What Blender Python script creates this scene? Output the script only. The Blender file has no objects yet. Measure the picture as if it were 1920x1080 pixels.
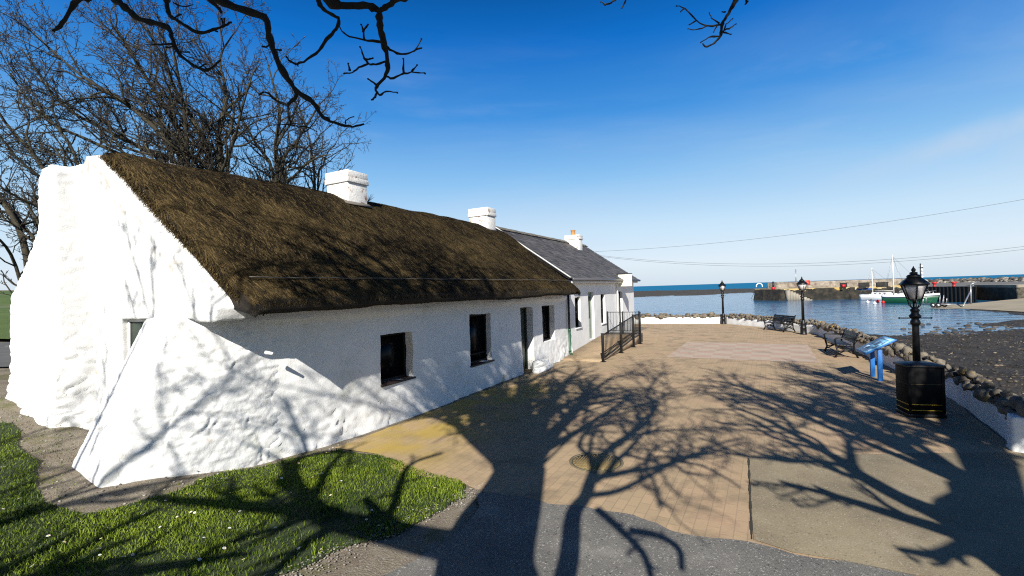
import bpy, bmesh, math, random
import numpy as np
from mathutils import Vector, Matrix
from mathutils.geometry import tessellate_polygon
random.seed(7); RNG = np.random.default_rng(7)
S = bpy.context.scene
COL = S.collection
PI = math.pi

# ------------------------------------------------------------------ camera
FPX, EYE = 890.0, 2.6                       # focal length in pixels of a 1920 wide picture, eye height
_r, _p = math.radians(1.8), 4.2 / FPX
CR = np.array([math.cos(_r), 0, -math.sin(_r)]); CU0 = np.array([math.sin(_r), 0, math.cos(_r)]); CF0 = np.array([0, 1., 0])
CF = math.cos(_p) * CF0 + math.sin(_p) * CU0
CU = math.cos(_p) * CU0 - math.sin(_p) * CF0
CP = np.array([0, 0, EYE])
cam = bpy.data.cameras.new('camera'); camo = bpy.data.objects.new('camera', cam); COL.objects.link(camo)
cam.sensor_width = 36; cam.lens = FPX / 1920 * 36; cam.clip_start = 0.05; cam.clip_end = 40000
M = Matrix.Identity(4)
for i in range(3):
    M[i][0] = CR[i]; M[i][1] = CU[i]; M[i][2] = -CF[i]; M[i][3] = CP[i]
camo.matrix_world = M
S.camera = camo

# ------------------------------------------------------------------ light
SUN_AZ, SUN_EL = math.radians(8.5), math.radians(32.8)      # light travels this far right of +Y, and down
LDIR = np.array([math.sin(SUN_AZ) * math.cos(SUN_EL), math.cos(SUN_AZ) * math.cos(SUN_EL), -math.sin(SUN_EL)])
sl = bpy.data.lights.new('sun', 'SUN'); sl.energy = 5.0; sl.angle = math.radians(0.5); sl.color = (1.0, 0.95, 0.86)
so = bpy.data.objects.new('sun', sl); COL.objects.link(so)
so.rotation_euler = Vector(LDIR).to_track_quat('-Z', 'Y').to_euler(); so.location = (0, -20, 20)
W = bpy.data.worlds.new('World'); S.world = W; W.use_nodes = True
wn, wl = W.node_tree.nodes, W.node_tree.links
wn.clear()
sky = wn.new('ShaderNodeTexSky'); sky.sky_type = 'NISHITA'; sky.sun_disc = False
sky.sun_elevation = SUN_EL; sky.sun_rotation = PI + SUN_AZ; sky.altitude = 0; sky.air_density = 1.0; sky.dust_density = 0.6; sky.ozone_density = 2.5
hs = wn.new('ShaderNodeHueSaturation'); hs.inputs['Saturation'].default_value = 1.28
wl.new(sky.outputs[0], hs.inputs['Color'])
gam = wn.new('ShaderNodeGamma'); gam.inputs[1].default_value = 1.0
wl.new(hs.outputs[0], gam.inputs[0])
tc = wn.new('ShaderNodeTexCoord')
# spring-morning grade over the sky model: pale at the sea horizon, deep polarised blue overhead
sx_ = wn.new('ShaderNodeSeparateXYZ'); wl.new(tc.outputs['Generated'], sx_.inputs[0])
ramp = wn.new('ShaderNodeValToRGB'); wl.new(sx_.outputs[2], ramp.inputs[0])
EXPO = 0.8
def disp(c): return tuple(x / (2 ** EXPO) / .10 / 8.0 for x in c) + (1,)
stops = [(0.0, (.64, .75, .86)), (.045, (.74, .84, .94)), (.12, (.58, .77, .94)), (.22, (.27, .55, .88)), (.34, (.055, .29, .74)), (.46, (.002, .155, .58)), (.56, (.0, .07, .30)), (.70, (.0, .028, .13)), (1.0, (.0, .012, .06))]
ramp.color_ramp.elements[0].position = stops[0][0]; ramp.color_ramp.elements[0].color = disp(stops[0][1])
ramp.color_ramp.elements[1].position = 1.0; ramp.color_ramp.elements[1].color = disp(stops[-1][1])
for p_, c_ in stops[1:-1]:
    e_ = ramp.color_ramp.elements.new(p_); e_.color = disp(c_)
rsc = wn.new('ShaderNodeVectorMath'); rsc.operation = 'SCALE'; rsc.inputs['Scale'].default_value = 8.0; wl.new(ramp.outputs[0], rsc.inputs[0])
grade = wn.new('ShaderNodeMix'); grade.data_type = 'RGBA'; grade.inputs[0].default_value = .95
wl.new(gam.outputs[0], grade.inputs[6]); wl.new(rsc.outputs[0], grade.inputs[7])
def sky_clouds(scale, rot, lo, hi, amount, seed):
    mp = wn.new('ShaderNodeMapping'); mp.inputs['Scale'].default_value = scale; mp.inputs['Rotation'].default_value = rot; mp.inputs['Location'].default_value = (seed, seed * .7, 0)
    wl.new(tc.outputs['Generated'], mp.inputs[0])
    nz = wn.new('ShaderNodeTexNoise'); nz.inputs['Scale'].default_value = 1.0; nz.inputs['Detail'].default_value = 7; nz.inputs['Roughness'].default_value = .55; nz.inputs['Distortion'].default_value = .4
    wl.new(mp.outputs[0], nz.inputs[0])
    mr = wn.new('ShaderNodeMapRange'); mr.inputs[1].default_value = lo; mr.inputs[2].default_value = hi; mr.inputs[4].default_value = amount
    mr.interpolation_type = 'SMOOTHSTEP'
    wl.new(nz.outputs[0], mr.inputs[0])
    return mr
c1 = sky_clouds((1.2, 3.0, 7.5), (0, math.radians(-14), math.radians(-25)), .52, .82, .34, 3.1)
c2 = sky_clouds((.9, 2.0, 4.0), (0, math.radians(10), 0), .48, .82, .30, 11.6)
def wmath(op, a, b=None):
    m_ = wn.new('ShaderNodeMath'); m_.operation = op
    for k_, x_ in enumerate((a, b)):
        if x_ is None: continue
        if isinstance(x_, (int, float)): m_.inputs[k_].default_value = x_
        else: wl.new(x_, m_.inputs[k_])
    return m_.outputs[0]
def wrange(x, a, b, c=0., d=1.):
    m_ = wn.new('ShaderNodeMapRange'); m_.interpolation_type = 'SMOOTHSTEP'
    for k_, v_ in zip((1, 2, 3, 4), (a, b, c, d)): m_.inputs[k_].default_value = v_
    wl.new(x, m_.inputs[0]); return m_.outputs[0]
lowsky = wrange(sx_.outputs[2], .30, .50, 1., 0.)
# one long cirrus streak climbing to the right
_a, _b = (CR * ((1600 - 960) / FPX) + CU * ((540 - 322) / FPX) + CF), (CR * ((1960 - 960) / FPX) + CU * ((540 - 222) / FPX) + CF)
_n = np.cross(_a, _b); _n /= np.linalg.norm(_n)
dp_ = wn.new('ShaderNodeVectorMath'); dp_.operation = 'DOT_PRODUCT'; wl.new(tc.outputs['Generated'], dp_.inputs[0]); dp_.inputs[1].default_value = tuple(_n)
band = wrange(wmath('ABSOLUTE', dp_.outputs['Value']), .0, .034, 1., 0.)
dq_ = wn.new('ShaderNodeVectorMath'); dq_.operation = 'DOT_PRODUCT'; wl.new(tc.outputs['Generated'], dq_.inputs[0]); dq_.inputs[1].default_value = tuple(CR)
along = wrange(dq_.outputs['Value'], .50, .70)
nzs = wn.new('ShaderNodeTexNoise'); nzs.inputs['Scale'].default_value = 9; nzs.inputs['Detail'].default_value = 6; wl.new(tc.outputs['Generated'], nzs.inputs[0])
streak = wmath('MULTIPLY', wmath('MULTIPLY', band, along), wrange(nzs.outputs[0], .3, .75, .25, .85))
class _O: pass
mx = _O(); mx.outputs = [wmath('MAXIMUM', wmath('MULTIPLY', wmath('MAXIMUM', c1.outputs[0], c2.outputs[0]), lowsky), streak)]
mixc = wn.new('ShaderNodeMix'); mixc.data_type = 'RGBA'
wl.new(mx.outputs[0], mixc.inputs[0]); wl.new(grade.outputs[2], mixc.inputs[6]); mixc.inputs[7].default_value = (3.4, 3.95, 4.75, 1)
bg = wn.new('ShaderNodeBackground'); bg.inputs[1].default_value = 0.10
wl.new(mixc.outputs[2], bg.inputs[0])
wo = wn.new('ShaderNodeOutputWorld'); wl.new(bg.outputs[0], wo.inputs[0])
S.view_settings.view_transform = 'Standard'; S.view_settings.look = 'None'; S.view_settings.gamma = 1
S.view_settings.exposure = EXPO
S.render.engine = 'CYCLES'; S.cycles.max_bounces = 6; S.cycles.use_denoising = False; S.cycles.use_adaptive_sampling = False; S.cycles.filter_width = 1.15; S.cycles.sample_clamp_indirect = 2; S.cycles.max_bounces = 5; S.cycles.diffuse_bounces = 3
try: S.cycles.sampling_pattern = 'BLUE_NOISE'
except Exception: pass

# ------------------------------------------------------------------ coordinate helpers
_A = math.atan2(480, FPX)
D = np.array([math.sin(_A), math.cos(_A), 0]); N = np.array([math.cos(_A), -math.sin(_A), 0])   # along the cottages / out of their fronts
def B(u, v, z): return D * u + N * v + np.array([0, 0, z])
def uv_of(P): P = np.asarray(P); return P @ D, P @ N
def ray(x, y): return CR * ((x - 960) / FPX) + CU * ((540 - y) / FPX) + CF
def onz(x, y, z=0.0):
    d = ray(x, y); return CP + d * ((z - EYE) / d[2])
def aty(x, y, Y):
    d = ray(x, y); return CP + d * (Y / d[1])
def onplane(x, y, n, c):
    d = ray(x, y); return CP + d * ((c - CP @ n) / (d @ n))

def _hash(ix, iy, iz, seed):
    h = (ix.astype(np.int64) * 374761393 + iy.astype(np.int64) * 668265263 + iz.astype(np.int64) * 2147483647 + seed * 974634777) & 0x7fffffff
    h = ((h ^ (h >> 13)) * 1274126177) & 0x7fffffff
    return ((h ^ (h >> 16)) & 0xffff) / 65535.0
def vnoise(P, seed=0):
    P = np.asarray(P, float); I = np.floor(P); F = P - I; F = F * F * (3 - 2 * F); I = I.astype(np.int64)
    r = 0
    for dx in (0, 1):
        for dy in (0, 1):
            for dz in (0, 1):
                w = (F[:, 0] if dx else 1 - F[:, 0]) * (F[:, 1] if dy else 1 - F[:, 1]) * (F[:, 2] if dz else 1 - F[:, 2])
                r = r + w * _hash(I[:, 0] + dx, I[:, 1] + dy, I[:, 2] + dz, seed)
    return r * 2 - 1
def fbm(P, scale, octv=4, seed=0, gain=.5):
    P = np.asarray(P, float) * scale; a, s = 1, 0
    for o in range(octv):
        s = s + a * vnoise(P, seed + o * 17); P = P * 2.03 + 3.7; a *= gain
    return s
def ridged(P, scale, octv=3, seed=0):
    P = np.asarray(P, float) * scale; a, s = 1, 0
    for o in range(octv):
        s = s + a * (1 - 2 * np.abs(vnoise(P, seed + o * 13))); P = P * 2.1 + 1.3; a *= .5
    return s

def plaster(P, amp, seed=1):
    return amp * (fbm(P, 1.1, 2, seed) * .8 + fbm(P, 4.2, 3, seed + 5) * .5 + fbm(P * np.array([1, 1, 2.2]), 9, 3, seed + 7) * .42 + fbm(P, 18, 2, seed + 8) * .16)

# terrain height of the land
def cells(P, scale, seed=0):
    """first and second distance to scattered cell points: rubble-stone outlines"""
    P = np.asarray(P, float) * scale; I = np.floor(P).astype(np.int64); f1 = np.full(len(P), 9.); f2 = f1.copy()
    for dx in (-1, 0, 1):
        for dy in (-1, 0, 1):
            for dz in (-1, 0, 1):
                J = I + (dx, dy, dz); q = J + np.stack([_hash(J[:, 0], J[:, 1], J[:, 2], seed + k * 31) for k in range(3)], 1)
                d = np.sqrt(((q - P) ** 2).sum(1)); n1 = np.minimum(f1, d); f2 = np.where(d < f1, f1, np.minimum(f2, d)); f1 = n1
    return f1, f2
def rubble(P, amp, seed=1):
    Q = P * np.array([1, 1, 1.75]) + .10 * np.stack([fbm(P, 3, 2, seed + 40), fbm(P, 3, 2, seed + 41), fbm(P, 3, 2, seed + 42)], 1)
    f1, f2 = cells(Q, 2.5, seed); m = np.clip(.5 + 1.6 * fbm(P, .9, 3, seed + 50), 0, 1)
    return amp * m * (np.clip((f2 - f1) / .22, 0, 1) - .8 + .5 * (.5 - f1))
# terrain height of the land
def land_z(X, Y):
    X = np.asarray(X, float); Y = np.asarray(Y, float)
    v = X * N[0] + Y * N[1]; u = X * D[0] + Y * D[1]
    a = np.clip(-v - 6.0, 0, None)
    z = np.where(a < 6, .150 * a, .90 + .036 * (a - 6))
    k = np.clip((4.6 - u) / 1.2, 0, 1); k = np.where(v < -14, 1, k)
    k2 = np.clip((Y - 2.0) / 2.5, 0, 1)
    return z * np.maximum(k, np.where(v < -12.7, 1, 0)) * np.maximum(k2, .3)

# ------------------------------------------------------------------ mesh builder
def fill_mesh(me, V, F):
    ln = np.fromiter((len(f) for f in F), np.int32, len(F)); tot = int(ln.sum())
    lp = np.fromiter((i for f in F for i in f), np.int32, tot); st = np.concatenate([[0], np.cumsum(ln)[:-1]]).astype(np.int32)
    me.vertices.add(len(V)); me.vertices.foreach_set('co', np.asarray(V, np.float32).ravel())
    me.loops.add(tot); me.loops.foreach_set('vertex_index', lp)
    me.polygons.add(len(F)); me.polygons.foreach_set('loop_start', st)
    try: me.polygons.foreach_set('loop_total', ln)
    except Exception: pass
    me.update(calc_edges=True); me.validate()
class MB:
    def __init__(s): s.v = []; s.f = []; s.n = 0; s.a = []
    def add(s, verts, faces, tint=0.5):
        verts = np.asarray(verts, float).reshape(-1, 3)
        s.v.append(verts); s.f.extend([tuple(int(i) + s.n for i in f) for f in faces]); s.n += len(verts); s.a.append(np.full(len(verts), tint))
    def box(s, c, size, axes=None, tint=.5):
        ax = np.eye(3) if axes is None else np.array(axes); h = np.array(size) / 2; c = np.array(c)
        vs = [c + ax[0] * h[0] * i + ax[1] * h[1] * j + ax[2] * h[2] * k for i in (-1, 1) for j in (-1, 1) for k in (-1, 1)]
        s.add(vs, [(0, 1, 3, 2), (4, 6, 7, 5), (0, 4, 5, 1), (2, 3, 7, 6), (0, 2, 6, 4), (1, 5, 7, 3)], tint)
    def bbox(s, u0, u1, v0, v1, z0, z1, tint=.5):      # box in cottage axes
        s.box(B((u0 + u1) / 2, (v0 + v1) / 2, (z0 + z1) / 2), (u1 - u0, v1 - v0, z1 - z0), (D, N, (0, 0, 1)), tint)
    def tube(s, pts, rad, n=6, cap=True, tint=.5):
        pts = np.asarray(pts, float); m = len(pts)
        rad = np.full(m, rad) if np.isscalar(rad) else np.asarray(rad)
        t = np.empty_like(pts); t[1:-1] = pts[2:] - pts[:-2]; t[0] = pts[1] - pts[0]; t[-1] = pts[-1] - pts[-2]; t /= (np.linalg.norm(t, axis=1)[:, None] + 1e-9)
        ref = np.array([0, 0, 1.]) if abs(t[0][2]) < .9 else np.array([1., 0, 0])
        a = cross3(t, np.broadcast_to(ref, t.shape)); a /= (np.linalg.norm(a, axis=1)[:, None] + 1e-9)
        for i in range(1, m):
            if a[i] @ a[i - 1] < 0: a[i] = -a[i]
        b = cross3(t, a)
        th = np.arange(n) * 2 * PI / n
        vs = pts[:, None, :] + rad[:, None, None] * (a[:, None, :] * np.cos(th)[None, :, None] + b[:, None, :] * np.sin(th)[None, :, None])
        fs = [(i * n + j, i * n + (j + 1) % n, (i + 1) * n + (j + 1) % n, (i + 1) * n + j) for i in range(m - 1) for j in range(n)]
        if cap: fs += [tuple(range(n))[::-1], tuple((m - 1) * n + j for j in range(n))]
        s.add(vs.reshape(-1, 3), fs, tint)
    def lathe(s, c, prof, n=20, tint=.5, rot=0.0):
        c = np.asarray(c, float); th = np.arange(n) * 2 * PI / n + rot
        vs = [c + np.array([r * math.cos(t), r * math.sin(t), z]) for r, z in prof for t in th]
        m = len(prof)
        fs = [(i * n + j, i * n + (j + 1) % n, (i + 1) * n + (j + 1) % n, (i + 1) * n + j) for i in range(m - 1) for j in range(n)]
        fs += [tuple(range(n))[::-1], tuple((m - 1) * n + j for j in range(n))]
        s.add(vs, fs, tint)
    def ball(s, c, r, sq=(1, 1, 1), seed=0, rough=.18, sub=2, tint=.5, axes=None, freq=1.4):
        V, F = ico(sub); key = (sub, seed % 45, freq)
        if key not in _lump: _lump[key] = fbm(V + (seed % 45) * 7.13, freq, 2, seed % 45)
        P = V * (1 + rough * _lump[key])[:, None] * np.array(sq) * r
        if axes is not None: P = P @ np.array(axes)
        s.add(P + np.asarray(c), F, tint)
    def build(s, name, mat, parent=None, smooth=False, bevel=0, seg=2, tint=False):
        me = bpy.data.meshes.new(name)
        V = np.concatenate(s.v) if s.v else np.zeros((0, 3))
        fill_mesh(me, V, s.f)
        o = bpy.data.objects.new(name, me); COL.objects.link(o)
        me.materials.append(mat)
        if smooth: me.polygons.foreach_set('use_smooth', [True] * len(me.polygons))
        if tint:
            at = me.attributes.new('tint', 'FLOAT', 'POINT'); at.data.foreach_set('value', np.concatenate(s.a).astype(np.float32))
        if bevel:
            b = o.modifiers.new('bevel', 'BEVEL'); b.width = bevel; b.segments = seg; b.limit_method = 'ANGLE'; b.angle_limit = math.radians(40)
        if parent is not None: put(o, parent)
        return o
_ico = {}; _lump = {}
def cross3(a, b): return np.stack([a[..., 1] * b[..., 2] - a[..., 2] * b[..., 1], a[..., 2] * b[..., 0] - a[..., 0] * b[..., 2], a[..., 0] * b[..., 1] - a[..., 1] * b[..., 0]], -1)
def ico(sub):
    if sub not in _ico:
        bm = bmesh.new(); bmesh.ops.create_icosphere(bm, subdivisions=sub, radius=1)
        _ico[sub] = (np.array([v.co[:] for v in bm.verts]), [tuple(v.index for v in f.verts) for f in bm.faces]); bm.free()
    return _ico[sub]
def put(o, parent):
    o.parent = parent; o.matrix_parent_inverse = (Matrix.Translation(parent.location) @ parent.rotation_euler.to_matrix().to_4x4()).inverted()
    return o
def tag(o, label=None, cat=None, group=None, kind=None):
    for k, x in (('label', label), ('category', cat), ('group', group), ('kind', kind)):
        if x: o[k] = x
    return o
def thing(name, loc, label, cat, group=None, rz=0):
    o = bpy.data.objects.new(name, None); COL.objects.link(o); o.location = tuple(float(c) for c in loc); o.rotation_euler = (0, 0, rz)
    o.empty_display_size = .2
    return tag(o, label, cat, group)
def copy_tree(o, parent=None):
    c = o.copy(); COL.objects.link(c); c.parent = parent
    for ch in list(o.children): copy_tree(ch, c)
    return c

# ------------------------------------------------------------------ materials
KD = .80          # surface colours scaled down so shadows deepen under the raised exposure
def darken(c): return tuple(x * (KD if max(c) < .66 else .88) for x in c) if c is not None else None
def mat(name, base, rough=.8, var=None, vscale=3.0, vdetail=6, bump=0.0, bscale=30.0, bdist=.02, metal=0, spec=.5, coord='Object', tint=None, extra=None, vlo=.35, vhi=.65):
    base, var, tint = darken(base), darken(var), darken(tint)
    m = bpy.data.materials.new(name); m.use_nodes = True
    n, l = m.node_tree.nodes, m.node_tree.links
    bs = n['Principled BSDF']; bs.inputs['Roughness'].default_value = rough; bs.inputs['Metallic'].default_value = metal; bs.inputs['Specular IOR Level'].default_value = spec
    bs.inputs['Base Color'].default_value = (*base, 1)
    tcn = n.new('ShaderNodeTexCoord'); src = tcn.outputs[coord]
    colout = None
    if var is not None:
        nz = n.new('ShaderNodeTexNoise'); nz.inputs['Scale'].default_value = vscale; nz.inputs['Detail'].default_value = vdetail; nz.inputs['Roughness'].default_value = .6
        l.new(src, nz.inputs['Vector'])
        mr = n.new('ShaderNodeMapRange'); mr.inputs[1].default_value = vlo; mr.inputs[2].default_value = vhi; l.new(nz.outputs[0], mr.inputs[0])
        mi = n.new('ShaderNodeMix'); mi.data_type = 'RGBA'; mi.inputs[6].default_value = (*base, 1); mi.inputs[7].default_value = (*var, 1)
        l.new(mr.outputs[0], mi.inputs[0]); colout = mi.outputs[2]
    if tint is not None:
        at = n.new('ShaderNodeAttribute'); at.attribute_name = 'tint'
        mi2 = n.new('ShaderNodeMix'); mi2.data_type = 'RGBA'; l.new(at.outputs['Fac'], mi2.inputs[0])
        if colout: l.new(colout, mi2.inputs[6])
        else: mi2.inputs[6].default_value = (*base, 1)
        mi2.inputs[7].default_value = (*tint, 1); colout = mi2.outputs[2]
    if extra: colout = extra(n, l, src, colout, bs)
    if colout: l.new(colout, bs.inputs['Base Color'])
    if bump:
        nb = n.new('ShaderNodeTexNoise'); nb.inputs['Scale'].default_value = bscale; nb.inputs['Detail'].default_value = 5; l.new(src, nb.inputs['Vector'])
        bp = n.new('ShaderNodeBump'); bp.inputs['Strength'].default_value = bump; bp.inputs['Distance'].default_value = bdist
        l.new(nb.outputs[0], bp.inputs['Height']); l.new(bp.outputs[0], bs.inputs['Normal'])
    return m
def over(n, l, src, col, color, scale, lo, hi, detail=4, mode='noise', amount=1.0, stretch=None):
    color = darken(color)
    if stretch:
        mp = n.new('ShaderNodeMapping'); mp.inputs['Scale'].default_value = stretch; l.new(src, mp.inputs[0]); src = mp.outputs[0]
    if mode == 'noise':
        t = n.new('ShaderNodeTexNoise'); t.inputs['Scale'].default_value = scale; t.inputs['Detail'].default_value = detail; t.inputs['Roughness'].default_value = .6
    else:
        t = n.new('ShaderNodeTexVoronoi'); t.inputs['Scale'].default_value = scale
    l.new(src, t.inputs['Vector'])
    mr = n.new('ShaderNodeMapRange'); mr.inputs[1].default_value = lo; mr.inputs[2].default_value = hi; mr.inputs[4].default_value = amount; l.new(t.outputs[0], mr.inputs[0])
    mi = n.new('ShaderNodeMix'); mi.data_type = 'RGBA'; l.new(mr.outputs[0], mi.inputs[0]); l.new(col, mi.inputs[6]); mi.inputs[7].default_value = (*color, 1)
    return mi.outputs[2]

def ex_white(n, l, src, c, bs):
    c = over(n, l, src, c, (.52, .42, .28), 2.3, .66, .74, 8, amount=.75)
    c = over(n, l, src, c, (.22, .16, .10), 7.0, .70, .76, 8, amount=.8)
    c = over(n, l, src, c, (.50, .52, .40), 1.1, .60, .74, 7, amount=.45)
    c = cracks(n, l, src, c, 1.3, .009, .56, (.48, .45, .39))
    return over(n, l, src, c, (.60, .58, .50), 12, .58, .78, 5, amount=.5)
def cracks(n, l, src, c, scale, w, lo, color=(.30, .26, .20), seed=0):
    mp = n.new('ShaderNodeMapping'); mp.inputs['Location'].default_value = (seed, seed, seed); l.new(src, mp.inputs[0])
    nz = n.new('ShaderNodeTexNoise'); nz.inputs['Scale'].default_value = 3.5; nz.inputs['Detail'].default_value = 5; l.new(mp.outputs[0], nz.inputs[0])
    ad = n.new('ShaderNodeVectorMath'); ad.operation = 'MULTIPLY_ADD'; l.new(nz.outputs['Color'], ad.inputs[0]); ad.inputs[1].default_value = (.35, .35, .35); l.new(mp.outputs[0], ad.inputs[2])
    vo = n.new('ShaderNodeTexVoronoi'); vo.feature = 'DISTANCE_TO_EDGE'; vo.inputs['Scale'].default_value = scale; l.new(ad.outputs[0], vo.inputs[0])
    mr = n.new('ShaderNodeMapRange'); mr.inputs[1].default_value = w; mr.inputs[2].default_value = 0; l.new(vo.outputs[0], mr.inputs[0])
    n2 = n.new('ShaderNodeTexNoise'); n2.inputs['Scale'].default_value = 1.1; n2.inputs['Detail'].default_value = 3; l.new(mp.outputs[0], n2.inputs[0])
    m2 = n.new('ShaderNodeMapRange'); m2.inputs[1].default_value = lo; m2.inputs[2].default_value = lo + .06; m2.inputs[4].default_value = .85; l.new(n2.outputs[0], m2.inputs[0])
    mu = n.new('ShaderNodeMath'); mu.operation = 'MULTIPLY'; l.new(mr.outputs[0], mu.inputs[0]); l.new(m2.outputs[0], mu.inputs[1])
    mi = n.new('ShaderNodeMix'); mi.data_type = 'RGBA'; l.new(mu.outputs[0], mi.inputs[0]); l.new(c, mi.inputs[6]); mi.inputs[7].default_value = (*color, 1); return mi.outputs[2]
M_WHITE = mat('whitewash', (.80, .80, .785), .85, (.72, .725, .72), 1.6, bump=.35, bscale=38, bdist=.012, extra=ex_white)
M_WHITE2 = mat('smooth_white_render', (.79, .79, .775), .8, (.73, .73, .72), 2.0, bump=.12, bscale=60, bdist=.006)
def ex_brickwhite(n, l, src, c, bs):
    c = over(n, l, src, c, (.30, .12, .05), 3.6, .575, .63, 8, amount=.9)
    br = n.new('ShaderNodeTexBrick'); br.inputs['Scale'].default_value = 1; br.inputs['Brick Width'].default_value = .23; br.inputs['Row Height'].default_value = .085; br.inputs['Mortar Size'].default_value = .007
    l.new(src, br.inputs[0])
    return c
M_CHIM = mat('painted_brick', (.80, .79, .76), .85, (.70, .68, .63), 7, bump=.5, bscale=22, bdist=.02, extra=ex_brickwhite)
M_THATCH = mat('weathered_thatch', (.010, .007, .004), .95, (.034, .022, .010), 2.2, bump=.8, bscale=60, bdist=.04, extra=lambda n, l, s, c, b: over(n, l, s, c, (.022, .024, .008), 1.3, .58, .72, 4))
M_STRAW = mat('straw', (.0065, .005, .003), .9, None, tint=(.215, .150, .062), spec=.1)
def ex_slate(n, l, src, c, bs):
    c = over(n, l, src, c, (.085, .085, .045), 2.8, .55, .68, 6, amount=.7)
    return over(n, l, src, c, (.20, .19, .19), 9, .60, .72, 6, amount=.6)
M_SLATE = mat('slate', (.046, .043, .044), .65, None, tint=(.15, .135, .130), bump=.3, bscale=25, bdist=.01, extra=ex_slate)
M_GLASS = mat('dark_window_glass', (.004, .0045, .006), .25, spec=.12)
M_FRAME = mat('dark_window_frame', (.005, .0045, .005), .6, (.009, .008, .008), 20, spec=.2)
M_WFRAME = mat('white_window_frame', (.75, .75, .73), .4)
M_DOOR = mat('green_door_paint', (.30, .36, .30), .4)
M_DDOOR = mat('dark_green_door_paint', (.012, .022, .016), .4, (.02, .03, .02), 12)
M_BLACK = mat('black_iron_paint', (.0035, .004, .005), .45, (.006, .007, .008), 15, bump=.1, bscale=60, spec=.35)
M_PIPE = mat('downpipe_black', (.012, .012, .013), .4)
M_GREEN = mat('downpipe_green', (.02, .09, .045), .4)
M_CREAM = mat('cream_sign_paint', (.80, .77, .62), .6, (.76, .73, .58), 4)
M_CLAY = mat('clay_pot', (.52, .26, .09), .8, (.42, .2, .07), 9)
M_LEAD = mat('lead_flashing', (.30, .30, .31), .5, (.4, .4, .4), 9)
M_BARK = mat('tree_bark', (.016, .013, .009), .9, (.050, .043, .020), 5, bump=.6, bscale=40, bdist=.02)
M_BARKN = mat('shaded_bark', (.005, .004, .0035), .95, (.018, .017, .008), 9, bump=.7, bscale=50, bdist=.01)  # silhouette shade put into the colour: darker copy of the tree bark
M_TWIG = mat('twigs', (.009, .0075, .0055), .9, (.026, .020, .014), 3)
M_BUD = mat('buds', (.14, .105, .075), .7, (.07, .07, .03), 6)
M_STONE = mat('coping_stone', (.075, .064, .050), .9, (.24, .205, .155), 4.5, bump=.7, bscale=26, bdist=.02, tint=None, extra=lambda n, l, s, c, b: over(n, l, s, c, (.42, .27, .06), 3.3, .60, .68, 5, amount=.8))
M_ROCKD = mat('weedy_rock', (.014, .012, .008), .9, (.075, .06, .04), 1.3, bump=.8, bscale=6, bdist=.1)
M_ARMOUR = mat('rock_armour', (.035, .032, .028), .9, None, tint=(.34, .30, .25), bump=.6, bscale=4, bdist=.1)
M_PIERW = mat('weedy_pier_wall', (.006, .006, .004), .9, (.050, .040, .026), .9, bump=1, bscale=3, bdist=.2, vlo=.42, vhi=.72)
M_PIERT = mat('lichen_pier_top', (.42, .27, .05), .9, (.50, .42, .26), .5, bump=.4, bscale=4, bdist=.1)
M_PARAPET = mat('pale_parapet_stone', (.36, .31, .25), .9, (.15, .12, .09), 1.1, bump=.8, bscale=3, bdist=.2)
M_QUAYT = mat('quay_concrete', (.34, .31, .25), .9, (.25, .22, .17), .5)
M_QROAD = mat('quay_asphalt', (.12, .12, .115), .9, (.16, .15, .14), .7)
M_STEEL = mat('rusty_sheet_piling', (.006, .006, .006), .8, (.020, .016, .012), 1.0)
M_RED = mat('red_paint', (.55, .012, .012), .5, (.45, .02, .02), 5)
M_BOATW = mat('white_boat_paint', (.80, .80, .80), .3)
M_BOATG = mat('green_boat_paint', (.010, .085, .040), .35)
M_BOATD = mat('dark_boat_paint', (.01, .012, .02), .4)
M_BLUEC = mat('blue_canvas', (.02, .06, .20), .8, (.03, .08, .26), 4)
M_MAST = mat('pale_mast', (.72, .70, .64), .4)
M_GALV = mat('galvanised_steel', (.45, .46, .47), .4, (.36, .37, .38), 8, metal=.6)
M_TYRE = mat('tyre_rubber', (.012, .012, .012), .8)
M_GLAMP = mat('frosted_lantern_glass', (.62, .60, .58), .25, (.45, .40, .38), 6)
M_SIGNP = mat('sign_post_blue', (.012, .16, .50), .45, (.015, .13, .42), 6)
M_SIGNF = mat('sign_face_blue', (.18, .46, .74), .35, (.24, .52, .78), 3)
M_SIGND = mat('sign_picture_dark', (.05, .10, .18), .4, (.16, .24, .34), 30)
M_SIGNL = mat('sign_text_pale', (.55, .72, .86), .4, (.30, .50, .72), 60)
M_YEL = mat('yellow_band_paint', (.62, .40, .03), .5)
M_CABLE = mat('cable', (.10, .11, .12), .6)
M_DAISY = mat('daisy_petals', (.85, .85, .83), .7)
M_DAISYC = mat('daisy_centre', (.75, .48, .03), .7)
M_LEAF = mat('weed_leaves', (.07, .12, .02), .7, (.16, .16, .03), 4)

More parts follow.
